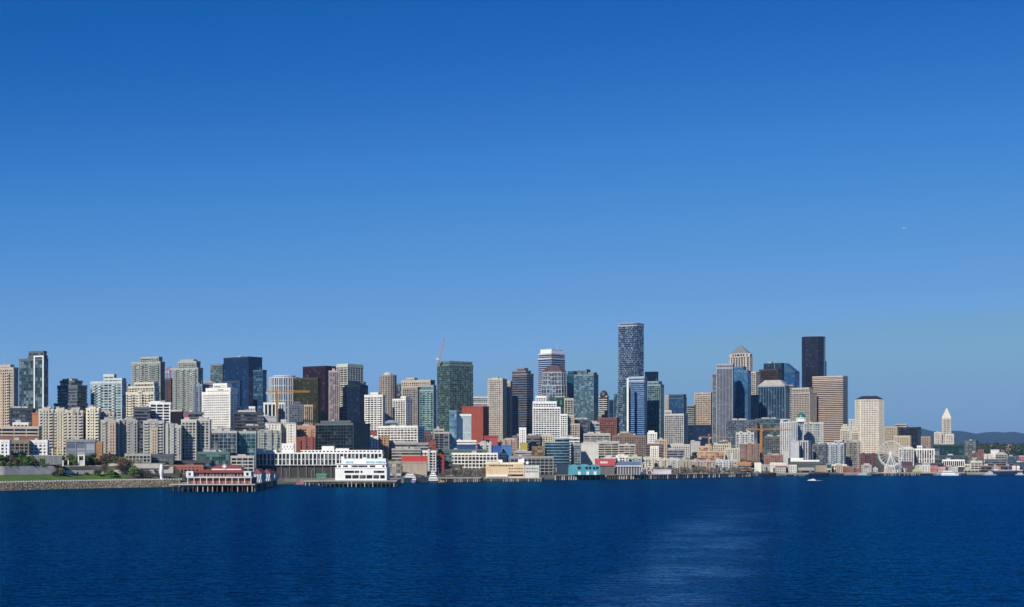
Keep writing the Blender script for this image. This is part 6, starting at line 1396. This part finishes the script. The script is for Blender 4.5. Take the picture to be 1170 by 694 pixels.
for i in range(46):
    px = 240 + i*14.5; Y = S(px)+14+(i%2)*20
    if lamp0 is None:
        lamp0 = empty('street_lamp', (0,0,0)); m = MB(); m.bar((0,0,0),(0,0,9.5),.14,6,.09); m.lathe((0,0),[(.3,0),(.22,.5)],8); m.build('pole', paint((.45,.45,.43)), lamp0)
        m = MB(); m.bar((0,0,9.4),(1.6,0,9.8),.07,5); m.build('arm', paint((.45,.45,.43)), lamp0); m = MB(); m.box(1.3,2.2,-.18,.18,9.65,9.85); m.build('lamp_head', paint((.6,.6,.58)), lamp0); o = lamp0
    else: o = copy_tree(lamp0)
    o.location = (P(px,Y),Y,ground(px,Y-S(px))); o.rotation_euler.z = (i%4)*1.57
    tag(o, 'pale single armed street lamp in the row along the waterfront road', 'street lamp', 'street lamps along the waterfront road')

# ------------------------------------------------------------------ the far right: port and lowland
def low(label, x0, x1, yt, d, col, D=30, style='blank', gl=g_dk, cap=None, capcol=None, name='warehouse', units=1):
    fl = style == 'blank'
    B(label, x0, x1, x1+.4, yt, d, D=D, style=style, col=col, gl=gl, core=paint(col) if fl else None, frame=not fl, units=units, cap=cap, capcol=capcol, name=name)
low('brown brick warehouse right of the dark small tower', 1117.5,1124,514.5,420,(.26,.12,.09),24,'punch')
low('dark brick block left of the brown brick warehouse', 1107.8,1117,518,340,(.15,.10,.09),24,'punch')
low('white humped roof shed, left of two, behind the port', 1122.5,1128,521.5,560,(.60,.57,.50),24,cap=('gable',519.3),capcol=(.66,.64,.58))
low('white humped roof shed, right of two, behind the port', 1128.8,1135,521,580,(.58,.55,.48),24,cap=('gable',518.6),capcol=(.66,.64,.58))
low('bright white long roofed hall below the wooded ridge', 1132,1141.5,516,900,(.70,.66,.60),40,cap=('gable',513.8),capcol=(.76,.72,.68))
low('grey stadium with an open arched end', 1137.5,1151,519.5,620,(.36,.35,.33),60,'wide',cap=('dome',516.5,.9),capcol=(.40,.39,.37),name='stadium',units=0)
low('long dark grey port shed across the right', 1108.5,1124,525,210,(.11,.11,.12),40,'bands')
low('second long slate grey port shed, in front of the stadium', 1125,1150,525.3,330,(.15,.16,.18),50,'bands')
low('blue grey port office right of the stadium', 1152,1162.5,522,420,(.10,.15,.20),30,'bands')
low('white roofed red sided warehouse at the right edge', 1164,1180,522.5,300,(.40,.15,.10),30,cap=('gable',520.8),capcol=(.70,.66,.6))
low('maroon low quay shed behind the cream quay building', 1121,1136,533,55,(.20,.09,.09),24,'bands')
low('orange red quay container store left of the cargo ship', 1134,1143,534,105,(.42,.17,.10),16)
low('cream low quay building with broad steps', 1101.5,1118,537,24,(.42,.39,.31),14,'wide')
low('dark brown quay warehouse behind the cargo ship', 1143.5,1168,533,120,(.12,.09,.10),26,'bands')
low('blue black cargo shed at the extreme right', 1158,1176,529,190,(.03,.05,.10),26)
low('yellow and green ticket pavilion beside the wheel', 1043,1057.5,538,26,(.58,.48,.22),12,'wide',cap=('hip',534.5,.5),capcol=(.25,.38,.24),name='pavilion',units=0)
low('red gabled fish hall right of the yellow pavilion', 1062,1071,536.5,34,(.35,.15,.12),14,cap=('gable',532),capcol=(.38,.16,.14),name='hall',units=0)
low('pinkish gabled pier hall next to the red gabled fish hall', 1071.5,1080,537,30,(.45,.30,.26),14,cap=('gable',533.5),capcol=(.46,.28,.24),name='hall',units=0)
low('small white shed before the red gabled fish hall', 1057.8,1062,537,20,(.66,.62,.58),10,name='hut',units=0)
low('dark blue pier warehouse behind the two yachts', 1080.5,1101,534.5,60,(.03,.04,.07),20)
low('dark low quay hall between maroon warehouse and wheel', 984,1004,532,70,(.05,.045,.055),20,'bands')
low('maroon roofed pier hall at the foot of the wheel', 1021,1042,531,90,(.09,.05,.06),20,cap=('gable',528),capcol=(.10,.06,.07))
low('bright red kiosk on the quay left of the dark quay hall', 978.5,982.5,536.5,22,(.45,.03,.06),8,name='kiosk',units=0)
low('grey quay shed with long pale roof right of the tugboats', 898,930,536.8,34,(.30,.30,.27),14,'bands',cap=('gable',534.6),capcol=(.42,.41,.36))
low('dark arched roof quay hall below the white market hall', 903,940,531.5,70,(.07,.08,.08),18,cap=('gable',527.8),capcol=(.09,.10,.10),units=0)
low('small cream quay house at the left of the shore hotel', 942,949.6,536,28,(.50,.46,.36),10,'wide',name='hut',units=0)
for i,(px,Yd,h,lb) in enumerate([(1156,300,30,'dark blue gantry crane left of its twin at the right edge'),(1163,330,28,'dark blue gantry crane right of its twin at the right edge')]):
    Y = S(px)+Yd-190; root = empty('gantry_crane', (P(px,Y),Y,4.2)); tag(root, lb, 'crane', 'gantry cranes at the port'); mt = paint((.03,.07,.13), .6)
    m = MB(); [m.bar((a*6,b_*4,0),(a*6,b_*4,h*.7),.45,5) for a in (-1,1) for b_ in (-1,1)]; m.build('portal', mt, root)
    m = MB(); m.bar((-16,0,h*.7),(16,0,h*.7),.6,6); m.bar((-6,0,h*.7),(0,0,h),.3,5); m.bar((6,0,h*.7),(0,0,h),.3,5); m.bar((0,0,h),(15,0,h*.72),.15,4); m.build('boom', mt, root)
rn = random.Random(31)
for i in range(26):
    px = 1124+rn.uniform(0,60); d = rn.uniform(1500,3200); Y = S(px)+d; z = ground(px,d)
    root = empty('hillside_house', (P(px,Y),Y,z), rn.uniform(-.5,.5)); c = rn.choice([(.70,.68,.64),(.55,.48,.40),(.62,.42,.36),(.5,.5,.5)])
    tag(root, 'small gabled house among trees on the far wooded ridge at right', 'house', 'houses on the far wooded ridge')
    w_, h = rn.uniform(9,18), rn.uniform(8,17); m = MB(); m.box(-w_/2,w_/2,-5,5,-3,h); m.build('wall', paint(c), root)
    m = MB(); m.v=[(-w_/2-.5,-5.5,h),(w_/2+.5,-5.5,h),(w_/2+.5,5.5,h),(-w_/2-.5,5.5,h),(-w_/2,0,h+4),(w_/2,0,h+4)]; m.f=[(0,1,5,4),(1,2,5),(2,3,4,5),(3,0,4),(3,2,1,0)]; m.build('roof', paint((.35,.2,.16)), root)

# park structures
def gate(root, W, H, D, put, X, Z):
    for s in (-1,1): m = MB(); m.box(s*W/2-.5,s*W/2+.5,-1,1,0,H-.8); put('post', m, whitep)
    m = MB(); m.box(-W/2-.5,W/2+.5,-1,1,H-.78,H); put('lintel', m, whitep)
    m = MB(); m.box(-W/2+.9,W/2-.9,-.6,.6,0,H*.5); put('screen', m, paint((.45,.44,.42)))
box_bld('park_gate', 'small white framed gateway on the upper park path', 'gateway', 89.5, 96, S(92)+60, 2, 21.3, 520, None, gate)
for px,lb in ((72,'white park post left of its twin on the upper path'),(78,'white park post right of its twin on the upper path')):
    Y = S(px)+58; root = empty('park_post', (P(px,Y),Y,20.6)); tag(root, lb, 'post', 'white posts in the park'); m = MB(); m.box(-.45,.45,-.3,.3,0,5.6); m.build('post', whitep, root); m = MB(); m.box(-.6,.6,-.4,.4,5.6,5.9); m.build('cap', whitep, root)
def screen_wall(root, W, H, D, put, X, Z):
    m = MB(); m.box(-W/2,W/2,-.4,.4,0,H-.6); put('panel', m, paint((.13,.135,.14), .5))
    m = MB(); m.box(-W/2-.1,W/2+.1,-.6,.6,H-.58,H); put('coping', m, conc)
    for i in range(14): m = MB(); x=-W/2+W*(i+.5)/14; m.box(x-.12,x+.12,-.55,-.42,0,H-.6); put('post', m, conc)
box_bld('screen_wall', 'long dark glazed screen wall behind the park meadow', 'wall', -20, 71, S(25)+88, 1, 22.4, 520.3, None, screen_wall)
def terrace_wall(root, W, H, D, put, X, Z):
    m = MB(); m.box(-W/2,W/2,-.5,.5,0,H-.4); put('wall', m, paint((.38,.36,.32)))
    m = MB(); m.box(-W/2-.1,W/2+.1,-.7,.7,H-.38,H); put('coping', m, paint((.12,.12,.13)))
box_bld('terrace_wall', 'pale concrete terrace wall with dark coping behind the bare trees', 'wall', 88, 186, S(140)+50.5, 1, 18.4, 529.2, None, terrace_wall)
Yg = 620; root = empty('gull', (P(400,Yg),Yg,ZZ(135,Yg)), .5); tag(root, 'dark gull gliding high in the blue sky at upper left', 'gull')
m = MB(); m.lathe((0,0),[(.02,-.3),(.09,-.12),(.1,.1),(.05,.28),(.01,.36)],8); o = m.build('body', paint((.2,.2,.22)), root); o.rotation_euler = (R(90),0,0)
m = MB(); m.v=[(0,-.12,.03),(0,.12,.03),(.55,.14,.16),(.6,-.06,.16),(1.0,-.16,.05),(-.55,.14,.16),(-.6,-.06,.16),(-1.0,-.16,.05)]; m.v += [(x,y,z-.03) for x,y,z in m.v]
m.f=[(0,3,2,1),(3,4,2),(0,1,5,6),(6,5,7),(8,9,10,11),(11,10,12),(8,14,13,9),(14,15,13)]; m.build('wings', paint((.16,.16,.18)), root)
Yp = 8600; root = empty('airplane', (P(1034,Yp),Yp,ZZ(261,Yp)), R(20)); tag(root, 'tiny white airplane in the sky at upper right', 'airplane')
m = MB(); m.bar((-12,0,0),(10,0,0),1.5,10); m.bar((10,0,0),(14,0,.2),1.5,10,.3); m.bar((-12,0,0),(-17,0,.8),1.5,10,.3); m.build('fuselage', whitep, root)
m = MB(); m.prism([(-3,-15),(-1,-15),(3,0),(-1,15),(-3,15),(-2,0)], -.6,-.2); m.build('wing', whitep, root)
m = MB(); m.box(-17,-13.5,-.15,.15,.8,5.5); m.box(-16.6,-14,-5,5,1.2,1.45); m.build('tail', whitep, root)
